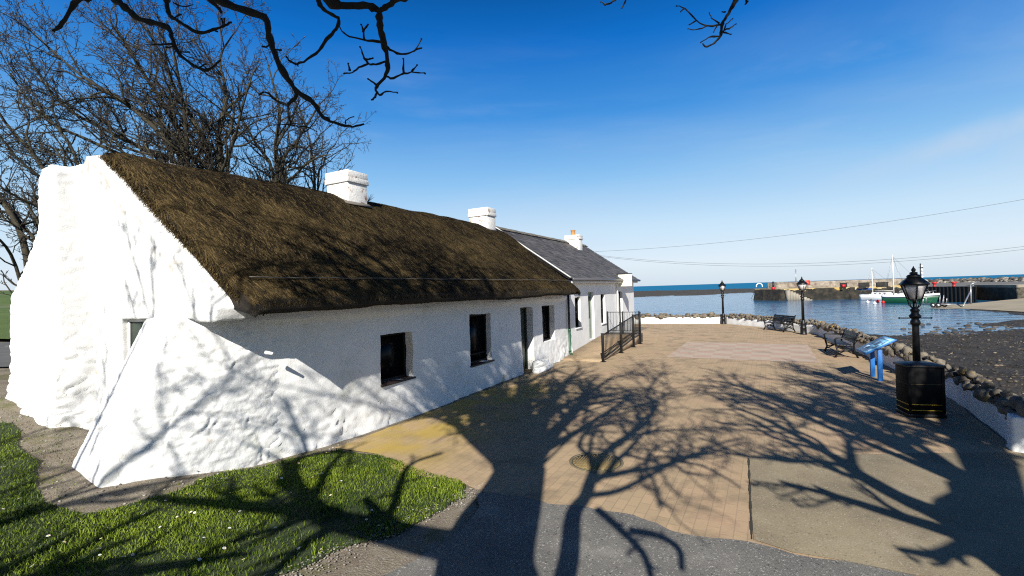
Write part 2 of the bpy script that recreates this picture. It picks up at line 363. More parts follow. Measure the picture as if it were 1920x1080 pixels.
def brick_extra(bw, bh, mortar, c1, c2, mc, extra2=None):
    def f(n, l, src, c, bs, c1=darken(c1), c2=darken(c2), mc=darken(mc)):
        br = n.new('ShaderNodeTexBrick'); br.inputs['Scale'].default_value = 1
        br.inputs['Brick Width'].default_value = bw; br.inputs['Row Height'].default_value = bh; br.inputs['Mortar Size'].default_value = mortar; br.inputs['Mortar Smooth'].default_value = .3
        br.inputs['Color1'].default_value = (*c1, 1); br.inputs['Color2'].default_value = (*c2, 1); br.inputs['Mortar'].default_value = (*mc, 1)
        tn = n.new('ShaderNodeTexCoord'); l.new(tn.outputs['UV'], br.inputs[0])
        col = br.outputs[0]
        if extra2: col = extra2(n, l, src, col, tn.outputs['UV'])
        return col
    return f
def pav2(n, l, src, c, uv):
    c = over(n, l, src, c, (.36, .265, .155), .35, .40, .62, 5, amount=.5)
    c = over(n, l, src, c, (.50, .31, .20), .6, .52, .70, 6, amount=.45)
    c = over(n, l, src, c, (.13, .10, .065), 1.3, .50, .72, 8, amount=.7)
    # yellow moss on the damp strip by the cottage front (a patch with a shape of its own)
    sp = n.new('ShaderNodeSeparateXYZ'); l.new(uv, sp.inputs[0])
    a = n.new('ShaderNodeMapRange'); a.inputs[1].default_value = -3.6; a.inputs[2].default_value = -5.9; a.interpolation_type = 'SMOOTHSTEP'; l.new(sp.outputs[1], a.inputs[0])
    b = n.new('ShaderNodeMapRange'); b.inputs[1].default_value = 13.5; b.inputs[2].default_value = 10.5; b.interpolation_type = 'SMOOTHSTEP'; l.new(sp.outputs[0], b.inputs[0])
    nz = n.new('ShaderNodeTexNoise'); nz.inputs['Scale'].default_value = 1.1; nz.inputs['Detail'].default_value = 6; l.new(src, nz.inputs[0])
    cc = n.new('ShaderNodeMapRange'); cc.inputs[1].default_value = .35; cc.inputs[2].default_value = .6; cc.inputs[4].default_value = .85; l.new(nz.outputs[0], cc.inputs[0])
    m1 = n.new('ShaderNodeMath'); m1.operation = 'MULTIPLY'; l.new(a.outputs[0], m1.inputs[0]); l.new(b.outputs[0], m1.inputs[1])
    m2 = n.new('ShaderNodeMath'); m2.operation = 'MULTIPLY'; l.new(m1.outputs[0], m2.inputs[0]); l.new(cc.outputs[0], m2.inputs[1])
    mi = n.new('ShaderNodeMix'); mi.data_type = 'RGBA'; l.new(m2.outputs[0], mi.inputs[0]); l.new(c, mi.inputs[6]); mi.inputs[7].default_value = (.36, .25, .040, 1)
    c = over(n, l, src, mi.outputs[2], (.42, .38, .30), 42, .66, .74, 3, amount=.6)
    return over(n, l, src, c, (.05, .045, .03), 60, .68, .74, 3, amount=.6)
M_PAVE = mat('block_paving', (.25, .18, .12), .85, None, bump=.5, bscale=55, bdist=.006, extra=brick_extra(.26, .13, .006, (.47, .335, .20), (.385, .285, .172), (.285, .215, .14), pav2))
def chk(n, l, src, c, bs):
    tn = n.new('ShaderNodeTexCoord'); ck = n.new('ShaderNodeTexChecker'); ck.inputs['Scale'].default_value = 1 / .62
    ck.inputs['Color1'].default_value = (.35, .245, .185, 1); ck.inputs['Color2'].default_value = (.36, .295, .23, 1); l.new(tn.outputs['UV'], ck.inputs[0])
    c = over(n, l, src, ck.outputs[0], (.20, .16, .11), 1.1, .5, .75, 6, amount=.6)
    return over(n, l, src, c, (.40, .34, .27), 3, .62, .75, 6, amount=.5)
M_CHECK = mat('chequer_paving', (.3, .2, .15), .85, None, bump=.4, bscale=50, bdist=.005, extra=chk)
def speck(pale, dark, s=120):
    def f(n, l, src, c, bs):
        c = over(n, l, src, c, pale, s, .60, .68, 2, amount=.8)
        c = over(n, l, src, c, dark, s * .8, .62, .70, 2, amount=.8)
        return over(n, l, src, c, pale, 1.2, .55, .8, 6, amount=.35)
    return f
M_CONC = mat('old_concrete', (.30, .245, .155), .9, (.19, .155, .10), .8, bump=.5, bscale=70, bdist=.008, extra=speck((.42, .38, .29), (.08, .07, .05), 55))
M_ASPH = mat('asphalt', (.130, .126, .116), .85, (.20, .19, .168), 1.2, bump=.9, bscale=110, bdist=.012, extra=speck((.48, .46, .42), (.015, .015, .015), 48))
M_EARTH = mat('gravelly_earth', (.17, .135, .095), .95, (.25, .215, .16), 2.0, bump=.9, bscale=60, bdist=.02, extra=lambda n, l, s, c, b: over(n, l, s, speck((.40, .37, .31), (.04, .03, .02), 45)(n, l, s, c, b), (.10, .10, .02), 1.6, .56, .66, 6, amount=.7))
M_LAWN = mat('lawn_soil_grass', (.018, .034, .005), .9, (.034, .056, .008), 5, bump=.8, bscale=60, bdist=.03)
M_BLADE = mat('grass_blades', (.022, .055, .003), .6, None, tint=(.20, .27, .018), spec=.25)
M_SHORE = mat('weedy_shore', (.012, .010, .007), .8, (.040, .031, .021), .9, bump=1, bscale=8, bdist=.12, extra=lambda n, l, s, c, b: over(n, l, s, over(n, l, s, c, (.22, .175, .125), 5.5, .60, .68, 6, amount=.75), (.012, .010, .008), 2.0, .5, .7, 6, amount=.7))
M_SAND = mat('slip_concrete', (.36, .31, .22), .9, (.28, .24, .17), .4)

def water_mat():
    m = mat('sea_water', (.016, .105, .235), .12, (.024, .13, .27), .02, spec=.32)
    n, l = m.node_tree.nodes, m.node_tree.links; bs = n['Principled BSDF']
    tn = n.new('ShaderNodeTexCoord')
    h = None
    for sc, st, d in ((1.1, (1, 1.6, 1), .10), (.25, (1, 2.2, 1), .5), (4.5, (1, 1.3, 1), .02)):
        mp = n.new('ShaderNodeMapping'); mp.inputs['Scale'].default_value = st; mp.inputs['Rotation'].default_value = (0, 0, .3); l.new(tn.outputs['Object'], mp.inputs[0])
        nz = n.new('ShaderNodeTexNoise'); nz.inputs['Scale'].default_value = sc; nz.inputs['Detail'].default_value = 3; l.new(mp.outputs[0], nz.inputs[0])
        bp = n.new('ShaderNodeBump'); bp.inputs['Strength'].default_value = .55; bp.inputs['Distance'].default_value = d; l.new(nz.outputs[0], bp.inputs['Height'])
        if h: l.new(h, bp.inputs['Normal'])
        h = bp.outputs[0]
    l.new(h, bs.inputs['Normal'])
    # beyond the reef the open sea is ruffled: no mirror, deeper colour
    sp = n.new('ShaderNodeSeparateXYZ'); l.new(tn.outputs['Object'], sp.inputs[0])
    mr = n.new('ShaderNodeMapRange'); mr.inputs[1].default_value = 190; mr.inputs[2].default_value = 300; mr.inputs[3].default_value = .32; mr.inputs[4].default_value = 0; l.new(sp.outputs[1], mr.inputs[0]); l.new(mr.outputs[0], bs.inputs['Specular IOR Level'])
    src_ = bs.inputs['Base Color'].links[0].from_socket
    m3 = n.new('ShaderNodeMapRange'); m3.inputs[1].default_value = 190; m3.inputs[2].default_value = 300; l.new(sp.outputs[1], m3.inputs[0])
    mi = n.new('ShaderNodeMix'); mi.data_type = 'RGBA'; l.new(m3.outputs[0], mi.inputs[0]); l.new(src_, mi.inputs[6]); mi.inputs[7].default_value = (.018, .135, .265, 1); l.new(mi.outputs[2], bs.inputs['Base Color'])
    return m
M_SEA = water_mat()

# ------------------------------------------------------------------ setting: ground sheets
def grid_mesh(name, xs, ys, zf, m, keep=None, smooth=True):
    X, Y = np.meshgrid(xs, ys); nx, ny = len(xs), len(ys)
    Z = zf(X.ravel(), Y.ravel()); V = np.stack([X.ravel(), Y.ravel(), Z], 1)
    i, j = np.meshgrid(np.arange(nx - 1), np.arange(ny - 1)); a = (j * nx + i).ravel()
    F = np.stack([a, a + 1, a + nx + 1, a + nx], 1)
    if keep is not None:
        c = V[F].mean(1); F = F[keep(c[:, 0], c[:, 1])]
    me = bpy.data.meshes.new(name); me.from_pydata(V, [], F.tolist()); me.update(); me.materials.append(m)
    if smooth: me.polygons.foreach_set('use_smooth', [True] * len(me.polygons))
    o = bpy.data.objects.new(name, me); COL.objects.link(o); return o
def inpoly(x, y, poly):
    x = np.asarray(x); y = np.asarray(y); r = np.zeros(x.shape, bool); p = np.asarray(poly); q = np.roll(p, 1, 0)
    for (x0, y0), (x1, y1) in zip(p, q):
        c = ((y0 > y) != (y1 > y)) & (x < (x1 - x0) * (y - y0) / (y1 - y0 + 1e-12) + x0); r ^= c
    return r
def rough_edge(pts, step=.12, amp=.03, seed=1, closed=True):
    pts = [np.array(p[:2], float) for p in pts]; out = []
    for a, b in zip(pts, pts[1:] + pts[:1] if closed else pts[1:]):
        k = max(1, min(80, int(np.linalg.norm(b - a) / step)))
        for i in range(k): out.append(a + (b - a) * i / k)
    out = np.array(out); P3 = np.c_[out, np.zeros(len(out))]
    return out + amp * np.stack([fbm(P3, 2.2, 4, seed), fbm(P3 + 9, 2.2, 4, seed + 3)], 1)
def flat_sheet(name, poly, z, m):
    P = [Vector((float(x), float(y), 0)) for x, y in poly]
    T = tessellate_polygon([P])
    me = bpy.data.meshes.new(name); me.from_pydata([(p.x, p.y, z) for p in P], [], [tuple(t) for t in T]); me.update(); me.materials.append(m)
    bm = bmesh.new(); bm.from_mesh(me); bmesh.ops.recalc_face_normals(bm, faces=bm.faces)
    if bm.faces and sum(f.normal.z for f in bm.faces) < 0: bmesh.ops.reverse_faces(bm, faces=bm.faces)
    lay = bm.loops.layers.uv.new('UVMap')
    for f in bm.faces:
        for lp in f.loops:
            q = np.array(lp.vert.co); lp[lay].uv = (q @ D, q @ N)
    bm.to_mesh(me); bm.free()
    o = bpy.data.objects.new(name, me); COL.objects.link(o); return tag(o, kind='structure')

WALL_LINE = [(4.0, 35.2), (8.6, 33.1), (13.75, 30.75), (14.6, 27.0), (14.75, 23.2), (14.0, 21.2), (12.7, 17.9), (11.35, 14.8), (9.95, 11.5), (8.95, 9.5), (7.45, 7.05)]
LAND = [(-3, 38), (-12, 60), (-60, 110), (-160, 130), (-200, 60), (-200, -60), (40, -60), (40, -4), (12, 4.5)] + [(x + .15, y + .12) for x, y in WALL_LINE[::-1]]
FRONT = [(-5.6, 5.83), (-4.87, 5.65)]
xs = np.unique(np.concatenate([np.linspace(-200, -24, 60), np.linspace(-24, -12, 60), np.linspace(-12, 16, 200), np.linspace(16, 40, 12)]))
ys = np.unique(np.concatenate([np.linspace(-60, 2, 24), np.linspace(2, 16, 120), np.linspace(16, 40, 60), np.linspace(40, 130, 30)]))
def ground_z(X, Y):
    z = land_z(X, Y); P = np.stack([X, Y, 0 * X], 1)
    v = X * N[0] + Y * N[1]
    bumpy = np.clip((-v - 6.4) / 1.5, 0, 1)
    return z - .012 + bumpy * .03 * fbm(P, 1.2, 4, 41)
g = grid_mesh('ground', xs, ys, ground_z, M_EARTH, lambda x, y: inpoly(x, y, LAND)); tag(g, kind='structure')

# plaza paving, concrete, asphalt: sheets laid a few mm above one another
asph_edge = [(-2.6, 7.35), (-1.75, 7.0), (-0.83, 6.55), (-0.27, 6.11), (0.36, 5.72), (0.8, 5.66), (1.3, 5.41), (1.64, 5.0), (2.3, 4.77), (2.6, 4.55), (3.06, 4.34), (3.4, 4.15), (5.5, 3.2), (12, 1.0)]
pave_front = [(p[0] - .02, p[1] - .05) for p in asph_edge]
fr = [tuple(B(u, -6.58, 0)[:2]) for u in (6.2, 9, 12, 16, 22, 30)]
pave = rough_edge([(-3.1, 8.15), (-2.3, 7.75)] + pave_front[1:] + [(12, 4.4)] + [(x - .05, y) for x, y in WALL_LINE[::-1]] + [(0, 36)] + fr[::-1], .15, .025, 3)
flat_sheet('block_paving', pave, .004, M_PAVE)
flat_sheet('asphalt', rough_edge([(-.66, 5.2), (-.50, 5.75), (-.55, 6.12), (-.30, 6.14)] + asph_edge[4:] + [(12, -20), (-14, -20), (-14, 1.0), (-4.5, 2.5), (-1.9, 3.85), (-1.0, 4.6)], .1, .05, 9), .008, M_ASPH)
flat_sheet('concrete_slab', rough_edge([(3.42, 7.03), (2.36, 4.80), (2.6, 4.56), (3.06, 4.35), (3.4, 4.16), (5.5, 3.21), (12, 1.02), (12, 4.4), (7.3, 6.9), (6.2, 7.0), (4.6, 7.05), (3.9, 7.0)], .15, .012, 5), .012, M_CONC)
jb = MB()
for i in range(24):
    a = np.array([3.42, 7.03]) + (np.array([2.34, 4.80]) - np.array([3.42, 7.03])) * i / 24; b = np.array([3.42, 7.03]) + (np.array([2.34, 4.80]) - np.array([3.42, 7.03])) * (i + 1) / 24
    jit = .006 * math.sin(i * 2.1)
    w = np.array([.011 + .006 * math.sin(i * 1.3), 0])
    jb.add([(*(a - w), .0155), (*(a + w), .0155), (*(b + w), .0155), (*(b - w), .0155)], [(0, 1, 2, 3)])
jo = jb.build('paving_joint', mat('joint_dirt', (.03, .028, .02), .95)); tag(jo, kind='structure')
flat_sheet('chequer_paving', [tuple(B(u, v, 0)[:2]) for u, v in ((17.75, -3.3), (17.75, 1.35), (22.7, 1.35), (22.7, -3.3))], .009, M_CHECK)

# lawns
def ont(x, y):
    z = 0.0
    for _ in range(25):
        p = onz(x, y, z); z = .5 * z + .5 * float(land_z(np.array([p[0]]), np.array([p[1]]))[0])
    return (p[0], p[1])
lawn_poly = rough_edge([(-2.98, 8.0), (-2.3, 7.65), (-1.71, 7.22), (-0.74, 6.5), (-0.66, 6.05), (-0.98, 5.57), (-1.34, 5.19), (-1.86, 4.87), (-2.2, 4.45), (-4.5, 3.4), (-9, 2.4), (-13, 3.5), ont(-150, 840), ont(-20, 800), ont(20, 797), ont(38, 830), ont(68, 865), ont(60, 915), ont(75, 940), ont(120, 952), ont(160, 964), ont(210, 955), ont(315, 925), ont(432, 883), ont(560, 857)], .15, .06, 21)
lx = np.arange(-10.5, -.4, .035); ly = np.arange(2.4, 9.0, .035)
lawn = grid_mesh('lawn', lx, ly, lambda X, Y: ground_z(X, Y) + .014 + .010 * fbm(np.stack([X, Y, 0 * X], 1), 6, 3, 77), M_LAWN, lambda x, y: inpoly(x, y, lawn_poly)); tag(lawn, kind='structure')
far_lawn_poly = [ont(60, 641), ont(-40, 645), ont(-300, 655), (-40, 30), (-160, 60), (-190, 120), (-60, 105), (-13, 58), (-6, 40), (-9, 28)]
fx = np.arange(-190, -5, 1.5); fy = np.arange(14, 122, 1.5)
flawn = grid_mesh('far_lawn', fx, fy, lambda X, Y: land_z(X, Y) + .06 + .1 * fbm(np.stack([X, Y, 0 * X], 1), .2, 3, 7), mat('sunny_far_lawn', (.055, .105, .010), .9, (.10, .15, .018), .6, bump=.8, bscale=14, bdist=.06), lambda x, y: inpoly(x, y, far_lawn_poly)); tag(flawn, kind='structure')  # sunlight put into the colour: brighter copy of the near lawn
pth = MB(); pa_ = [ont(x, 690 + (40 - x) * .02) for x in range(60, -420, -30)]; pb_ = [ont(x, 641 + (40 - x) * .03) for x in range(60, -420, -30)]
vs = []
for (ax, ay), (bx_, by_) in zip(pa_, pb_):
    for f_ in (0, .5, 1):
        x, y = ax + (bx_ - ax) * f_, ay + (by_ - ay) * f_; vs.append((x, y, float(ground_z(np.array([x]), np.array([y]))[0]) + .05))
pth.add(vs, [(i * 3 + j, i * 3 + j + 1, i * 3 + j + 4, i * 3 + j + 3) for i in range(len(pa_) - 1) for j in (0, 1)])
tag(pth.build('path', mat('grey_path', (.13, .13, .125), .9, (.10, .10, .095), 1.5)), kind='structure')

def blades(n, poly, bbox, hmin, hmax, zf, seed, wid=.004, near=None):
    r = np.random.default_rng(seed); P = np.stack([r.uniform(bbox[0], bbox[1], n), r.uniform(bbox[2], bbox[3], n)], 1)
    P = P[inpoly(P[:, 0], P[:, 1], poly)]
    P3 = np.c_[P, np.zeros(len(P))]; dens = fbm(P3, 1.5, 3, seed) ; P = P[dens + r.uniform(-.9, 1.2, len(P)) > -.35]; k = len(P); P3 = np.c_[P, np.zeros(k)]
    z = zf(P[:, 0], P[:, 1]); h = r.uniform(hmin, hmax, k) * (1 + .45 * fbm(P3, 2.6, 2, seed + 3)); a = r.uniform(0, 2 * PI, k); lean = r.uniform(.2, 1.0, k) * h; la = r.uniform(0, 2 * PI, k)
    w = wid * r.uniform(.7, 1.5, k)
    base = np.c_[P, z]; side = np.stack([np.cos(a) * w, np.sin(a) * w, 0 * a], 1); tip = base + np.stack([np.cos(la) * lean, np.sin(la) * lean, h], 1)
    mid = base + np.stack([np.cos(la) * lean * .35, np.sin(la) * lean * .35, h * .62], 1)
    V = np.stack([base - side, base + side, mid + side * .8, mid - side * .8, tip], 1).reshape(-1, 3)
    i = np.arange(k) * 5
    t = np.clip(.55 + .40 * fbm(P3, .9, 3, seed + 8) + .2 * fbm(P3, 5, 2, seed + 9) + r.normal(0, .26, k), 0, 1.15)
    F = [(j, j + 1, j + 2, j + 3) for j in i] + [(j + 3, j + 2, j + 4) for j in i]
    return V, F, np.repeat(t, 5)
V, F, T = blades(165000, lawn_poly, (-9.5, -.5, 3.0, 8.6), .02, .05, lambda x, y: ground_z(x, y) + .012, 5)
gb = MB(); gb.v = [V]; gb.f = F; gb.n = len(V); gb.a = [T]
tag(gb.build('grass', M_BLADE, tint=True), 'short mown grass of the lawn patch at the foot of the buttress', 'grass', kind='stuff')
weed_zone = [ont(-20, 745), ont(95, 765), ont(180, 800), ont(130, 880), ont(170, 935), ont(110, 945), ont(60, 900), ont(30, 810), ont(-20, 800)]
V, F, T = blades(9000, weed_zone, (-12, -4.5, 4.6, 11), .015, .04, lambda x, y: ground_z(x, y), 15)
V2, F2, T2 = blades(2200, rough_edge([tuple(B(u, v, 0)[:2]) for u, v in ((3.4, -7.25), (5, -6.85), (16, -6.72), (16, -6.55), (5, -6.55), (3.3, -6.9))], .3, .02, 3), (-6, 3, 6, 18), .02, .07, lambda x, y: ground_z(x, y), 16, .005)
F2 = [tuple(i + len(V) for i in f) for f in F2]
wb = MB(); wb.v = [V, V2]; wb.f = F + F2; wb.n = len(V) + len(V2); wb.a = [T, T2]
tag(wb.build('weeds', M_BLADE, tint=True), 'sparse weeds in the gravel along the whitewashed walls', 'weeds', kind='stuff')
# pebbles on the bare strip
pb = MB(); r_ = random.Random(4)
for i in range(1500):
    u, v = r_.uniform(2.2, 6.5), r_.uniform(-13, -6.4)
    P = B(u, v, 0)
    z = float(ground_z(np.array([P[0]]), np.array([P[1]]))[0])
    s = r_.uniform(.006, .022); pb.ball((P[0], P[1], z + s * .3), s, (1, r_.uniform(.6, 1), .6), i, .2, 1, r_.random())
for i in range(900):
    x = r_.uniform(-2.6, -.45); y = 4.3 + (x + 2.3) * 1.05 + r_.gauss(.05, .16)
    s = r_.uniform(.004, .014); pb.ball((x, y, s * .3), s, (1, r_.uniform(.6, 1), .6), i, .2, 1, r_.random())
tag(pb.build('pebbles', mat('pebble', (.10, .085, .065), .9, None, tint=(.42, .39, .34)), tint=True), 'loose pebbles on the bare strip below the gable', 'pebbles', kind='stuff')

# shore and sea
SEA = -1.6
wl_ = np.array(WALL_LINE)
def wall_dist(X, Y):
    d = np.full(X.shape, 1e9)
    for a, b in zip(wl_[:-1], wl_[1:]):
        ab = b - a; t = np.clip(((X - a[0]) * ab[0] + (Y - a[1]) * ab[1]) / (ab @ ab), 0, 1)
        d = np.minimum(d, np.hypot(X - a[0] - t * ab[0], Y - a[1] - t * ab[1]))
    return d
water_edge = [onz(x, y, SEA) for x, y in ((1560, 622), (1640, 627), (1700, 631), (1760, 630), (1850, 622), (1920, 621), (2100, 612))]
we = np.array([(p[0], p[1]) for p in water_edge])
def shore_z(X, Y):
    edge = np.interp(X, we[:, 0], we[:, 1])            # distance at which the tide starts
    t = Y / edge
    z = np.where(t < 1, SEA + (1 - t) * 1.5, SEA - (t - 1) * 2.2)
    z = np.minimum(z, -.55)
    P = np.stack([X, Y, 0 * X], 1)
    z = z + .07 * fbm(P, .55, 4, 61) + .05 * ridged(P, 1.6, 3, 63) + .02 * fbm(P, 6, 2, 66)
    # a spit of weed and stones reaching in from the right
    sp = np.exp(-(((X - 46) / 7) ** 2 + ((Y - 40.5) / 2.2) ** 2)); z = z + .62 * sp
    return z
sx = np.concatenate([np.arange(5, 40, .18), np.arange(40, 80, .45)]); sy = np.concatenate([np.arange(3, 38, .16), np.arange(38, 56, .5)])
tag(grid_mesh('shore', sx, sy, shore_z, M_SHORE, lambda x, y: ~inpoly(x, y, [(a - .3, b) for a, b in LAND])), kind='structure')
sb = MB(); cand = []
for i in range(2600):
    Y = r_.uniform(7, 34); X = Y * r_.uniform(.72, 1.15)
    cand.append((X, Y))
cand = np.array(cand); cand = cand[~inpoly(cand[:, 0], cand[:, 1], LAND)]; cz = shore_z(cand[:, 0], cand[:, 1])
for i, ((X, Y), z) in enumerate(zip(cand, cz)):
    if z < SEA - .08: continue
    s = r_.choice((.015, .02, .02, .03, .03, .04, .06)) * r_.uniform(.7, 1.5)
    sb.ball((X, Y, z + s * .2), s, (1.2, r_.uniform(.7, 1.1), r_.uniform(.4, .6)), i, .26, 1, r_.random() ** 4)
for i in range(80):
    x = r_.uniform(1690, 1900); p = onz(x, r_.uniform(605, 630), SEA)
    s = r_.uniform(.08, .22); sb.ball((p[0], p[1], SEA + .02), s, (1.5, 1, .5), i + 9000, .25, 1, r_.random() * .4)
tag(sb.build('beach_stones', mat('beach_stone', (.020, .017, .013), .8, None, tint=(.24, .19, .135), bump=.4, bscale=12), tint=True), 'stones and weed strewn over the dark foreshore beyond the low wall', 'stones', kind='stuff')
sm = MB(); sm.add([(-9000, 20, SEA), (24000, 20, SEA), (24000, 24000, SEA), (-9000, 24000, SEA)], [(0, 1, 2, 3)])
tag(sm.build('sea', M_SEA), kind='structure')

# ------------------------------------------------------------------ cottages
def loc_of(u, v): return B(u, v, 0)
COT = thing('thatched_cottage', loc_of(4.0, -6.8), 'long low whitewashed cottage with brown thatched roof and sloping buttress at its near gable', 'cottage')
SLC = thing('slate_cottage', loc_of(17.3, -6.8), 'white cottage with grey slate roof joined to the far end of the thatched one', 'cottage')

def wall_grid(mb, u0, u1, z0, z1, openings, du, dz, vfun, dispf, depth):
    """whitewashed front wall with window openings and reveals, in cottage axes; z0 may be a function of u"""
    def lines(a, b, step, edges):
        L = list(np.arange(a, b + 1e-6, step)) + [b]
        L = [x for x in L if all(abs(x - e) > step * .45 for e in edges)] + list(edges)
        return np.array(sorted(set(np.round(L, 4))))
    U = lines(u0, u1, du, sorted({e for o in openings for e in o[:2]}))
    Z = lines(z0, z1, dz, sorted({e for o in openings for e in o[2:4]}))
    nu, nz = len(U), len(Z)
    gu, gz = np.meshgrid(U, Z); gu = gu.ravel(); gz = gz.ravel()
    gv = vfun(gu, gz)
    P = np.stack([gu, gv, gz], 1)
    jit = .018 * np.stack([fbm(P, 3.0, 3, 91), 0 * gu, fbm(P, 3.0, 3, 92)], 1)
    edge = ((gu > u0 + .05) & (gu < u1 - .05))[:, None]
    P = P + jit * edge
    P[:, 1] += dispf(P)
    faces = []
    def inside(uc, zc): return any(o[0] < uc < o[1] and o[2] < zc < o[3] for o in openings)
    for j in range(nz - 1):
        for i in range(nu - 1):
            if not inside((U[i] + U[i + 1]) / 2, (Z[j] + Z[j + 1]) / 2): faces.append((j * nu + i, j * nu + i + 1, (j + 1) * nu + i + 1, (j + 1) * nu + i))
    Vw = P[:, :1] * D + P[:, 1:2] * N + P[:, 2:] * np.array([0, 0, 1])
    mb.add(Vw, faces)
    for o in openings:
        iu = [i for i in range(nu) if o[0] - 1e-3 <= U[i] <= o[1] + 1e-3]; jz = [j for j in range(nz) if o[2] - 1e-3 <= Z[j] <= o[3] + 1e-3]
        loop = [jz[0] * nu + i for i in iu] + [j * nu + iu[-1] for j in jz[1:]] + [jz[-1] * nu + i for i in iu[::-1][1:]] + [j * nu + iu[0] for j in jz[::-1][1:-1]]
        ring = Vw[loop]; back = ring - N * depth
        k = len(loop); mb.add(np.concatenate([ring, back]), [(a, (a + 1) % k, k + (a + 1) % k, k + a) for a in range(k)])

def remesh_obj(o, voxel, smooth_it=4, amp=.02, seed=1, low=None, rub=0):
    """fuse the pieces of a wall into one lumpy plastered body"""
    m = o.modifiers.new('r', 'REMESH'); m.mode = 'VOXEL'; m.voxel_size = voxel
    s = o.modifiers.new('s', 'SMOOTH'); s.iterations = smooth_it; s.factor = .5
    dg = bpy.context.evaluated_depsgraph_get(); dg.update()
    me = bpy.data.meshes.new_from_object(o.evaluated_get(dg)); o.modifiers.clear()
    old = o.data; o.data = me; bpy.data.meshes.remove(old)
    k = len(me.vertices); co = np.empty(k * 3); me.vertices.foreach_get('co', co); co = co.reshape(-1, 3)
    nn = np.empty(k * 3); me.vertices.foreach_get('normal', nn); nn = nn.reshape(-1, 3)
    W3 = np.array(o.matrix_world); Pw = co
    a = plaster(Pw, amp, seed) + (rubble(Pw, rub, seed) if rub else 0)
    if low is not None: a = a * low(Pw)
    co = co + nn * a[:, None]
    me.vertices.foreach_set('co', co.ravel()); me.update()
    me.polygons.foreach_set('use_smooth', [True] * len(me.polygons))
    return o

# --- front wall of the thatched cottage
W_OPEN = [(7.03, 7.98, .80, 1.79), (10.22, 11.33, .68, 1.99), (13.15, 13.98, -.05, 2.04), (14.68, 15.70, .78, 2.04)]
def fv(u, z):
    v = -6.80 + .07 * np.clip((.9 - z) / .9, 0, 1) ** 1.5
    lo = .27 * np.log1p(np.exp((6.0 - u) * 5)) / 5; hi = .47 * np.log1p(np.exp((5.25 - u) * 6)) / 6
    f = np.clip(z / 2.3, 0, 1)
    return v + .03 * np.sin(u * .9) - (lo * (1 - f) + hi * f)
def fd(P):
    X3 = P[:, :1] * D + P[:, 1:2] * N + P[:, 2:] * np.array([0, 0, 1])
    a = .35 + .9 * np.clip((1.0 - P[:, 2]) / 1.0, 0, 1) + .5 * np.clip((7.0 - P[:, 0]) / 2.5, 0, 1)
    ledge = .035 * np.exp(-((P[:, 2] - 2.22 - .03 * np.sin(P[:, 0] * 1.7)) / .03) ** 2)
    ledge2 = .05 * (P[:, 2] > 2.23)
    return (plaster(X3, .026, 11) + rubble(X3, .026, 5) * np.clip(1.5 - P[:, 2] * 1.1 + np.clip((6.5 - P[:, 0]) / 2, 0, 1), 0, 1)) * a + ledge * .9 + ledge2
fw = MB(); wall_grid(fw, 3.95, 17.3, -.25, 2.72, W_OPEN, .05, .05, fv, fd, .36)
fw.build('front_wall', M_WHITE, COT, smooth=True)
fw = MB(); fw.bbox(4.6, 17.2, -12.6, -12.2, -.3, 2.4); fw.bbox(16.9, 17.25, -12.4, -7.2, -.3, 2.4)
fw.build('rear_wall', M_WHITE2, COT)

# --- windows and door of the thatched cottage
def window_front(parent, o, depth, matf, rail=None, sill=None, bars=()):
    u0, u1, z0, z1 = o; vb = -6.80 - depth
    mf = MB(); t = .06
    mf.bbox(u0 - .03, u0 + t, vb, vb + .07, z0 - .03, z1 + .03); mf.bbox(u1 - t, u1 + .03, vb, vb + .07, z0 - .03, z1 + .03)
    mf.bbox(u0 + t, u1 - t, vb, vb + .068, z1 - t, z1 + .03); mf.bbox(u0 + t, u1 - t, vb, vb + .068, z0 - .03, z0 + t)
    for zz in bars: mf.bbox(u0 + t, u1 - t, vb + .005, vb + .06, zz - .02, zz + .02)
    w = mf.build('window', matf, parent, bevel=.006)
    mp = MB(); mp.bbox(u0 + t * .5, u1 - t * .5, vb + .015, vb + .03, z0 + .03, z1 - .03); mp.build('pane', M_GLASS, w)
    if sill is not None:
        ms = MB(); ms.bbox(u0 - .02, u1 + .05, vb + .075, -6.80 + .05, z0 - .035, z0 + .008); ms.build('sill', sill, w, bevel=.01)
    return w
M_SILL = mat('dark_painted_sill', (.012, .006, .006), .6, (.03, .014, .012), 12)
window_front(COT, W_OPEN[0], .24, M_FRAME, sill=M_SILL)
window_front(COT, W_OPEN[1], .24, M_FRAME, sill=M_SILL, bars=(.92,))
window_front(COT, W_OPEN[3], .24, M_FRAME)
md = MB(); u0, u1, z0, z1 = W_OPEN[2]
md.bbox(u0 - .02, u0 + .07, -7.12, -7.02, 0, z1 + .02); md.bbox(u1 - .07, u1 + .02, -7.12, -7.02, 0, z1 + .02); md.bbox(u0 + .07, u1 - .07, -7.12, -7.022, z1 - .07, z1 + .02)
md.bbox(u0 + .07, u1 - .07, -7.11, -7.06, .01, z1 - .07)
for zc, hh in ((.55, .7), (1.45, .8)): md.bbox(u0 + .17, u1 - .17, -7.06, -7.045, zc - hh / 2, zc + hh / 2)
dr = md.build('door', M_DDOOR, COT, bevel=.006)
mh = MB(); mh.tube([B(u0 + .14, -7.05, 1.0), B(u0 + .14, -6.99, 1.0), B(u0 + .24, -6.985, 1.0)], .012, 8); mh.build('handle', M_GALV, dr, smooth=True)

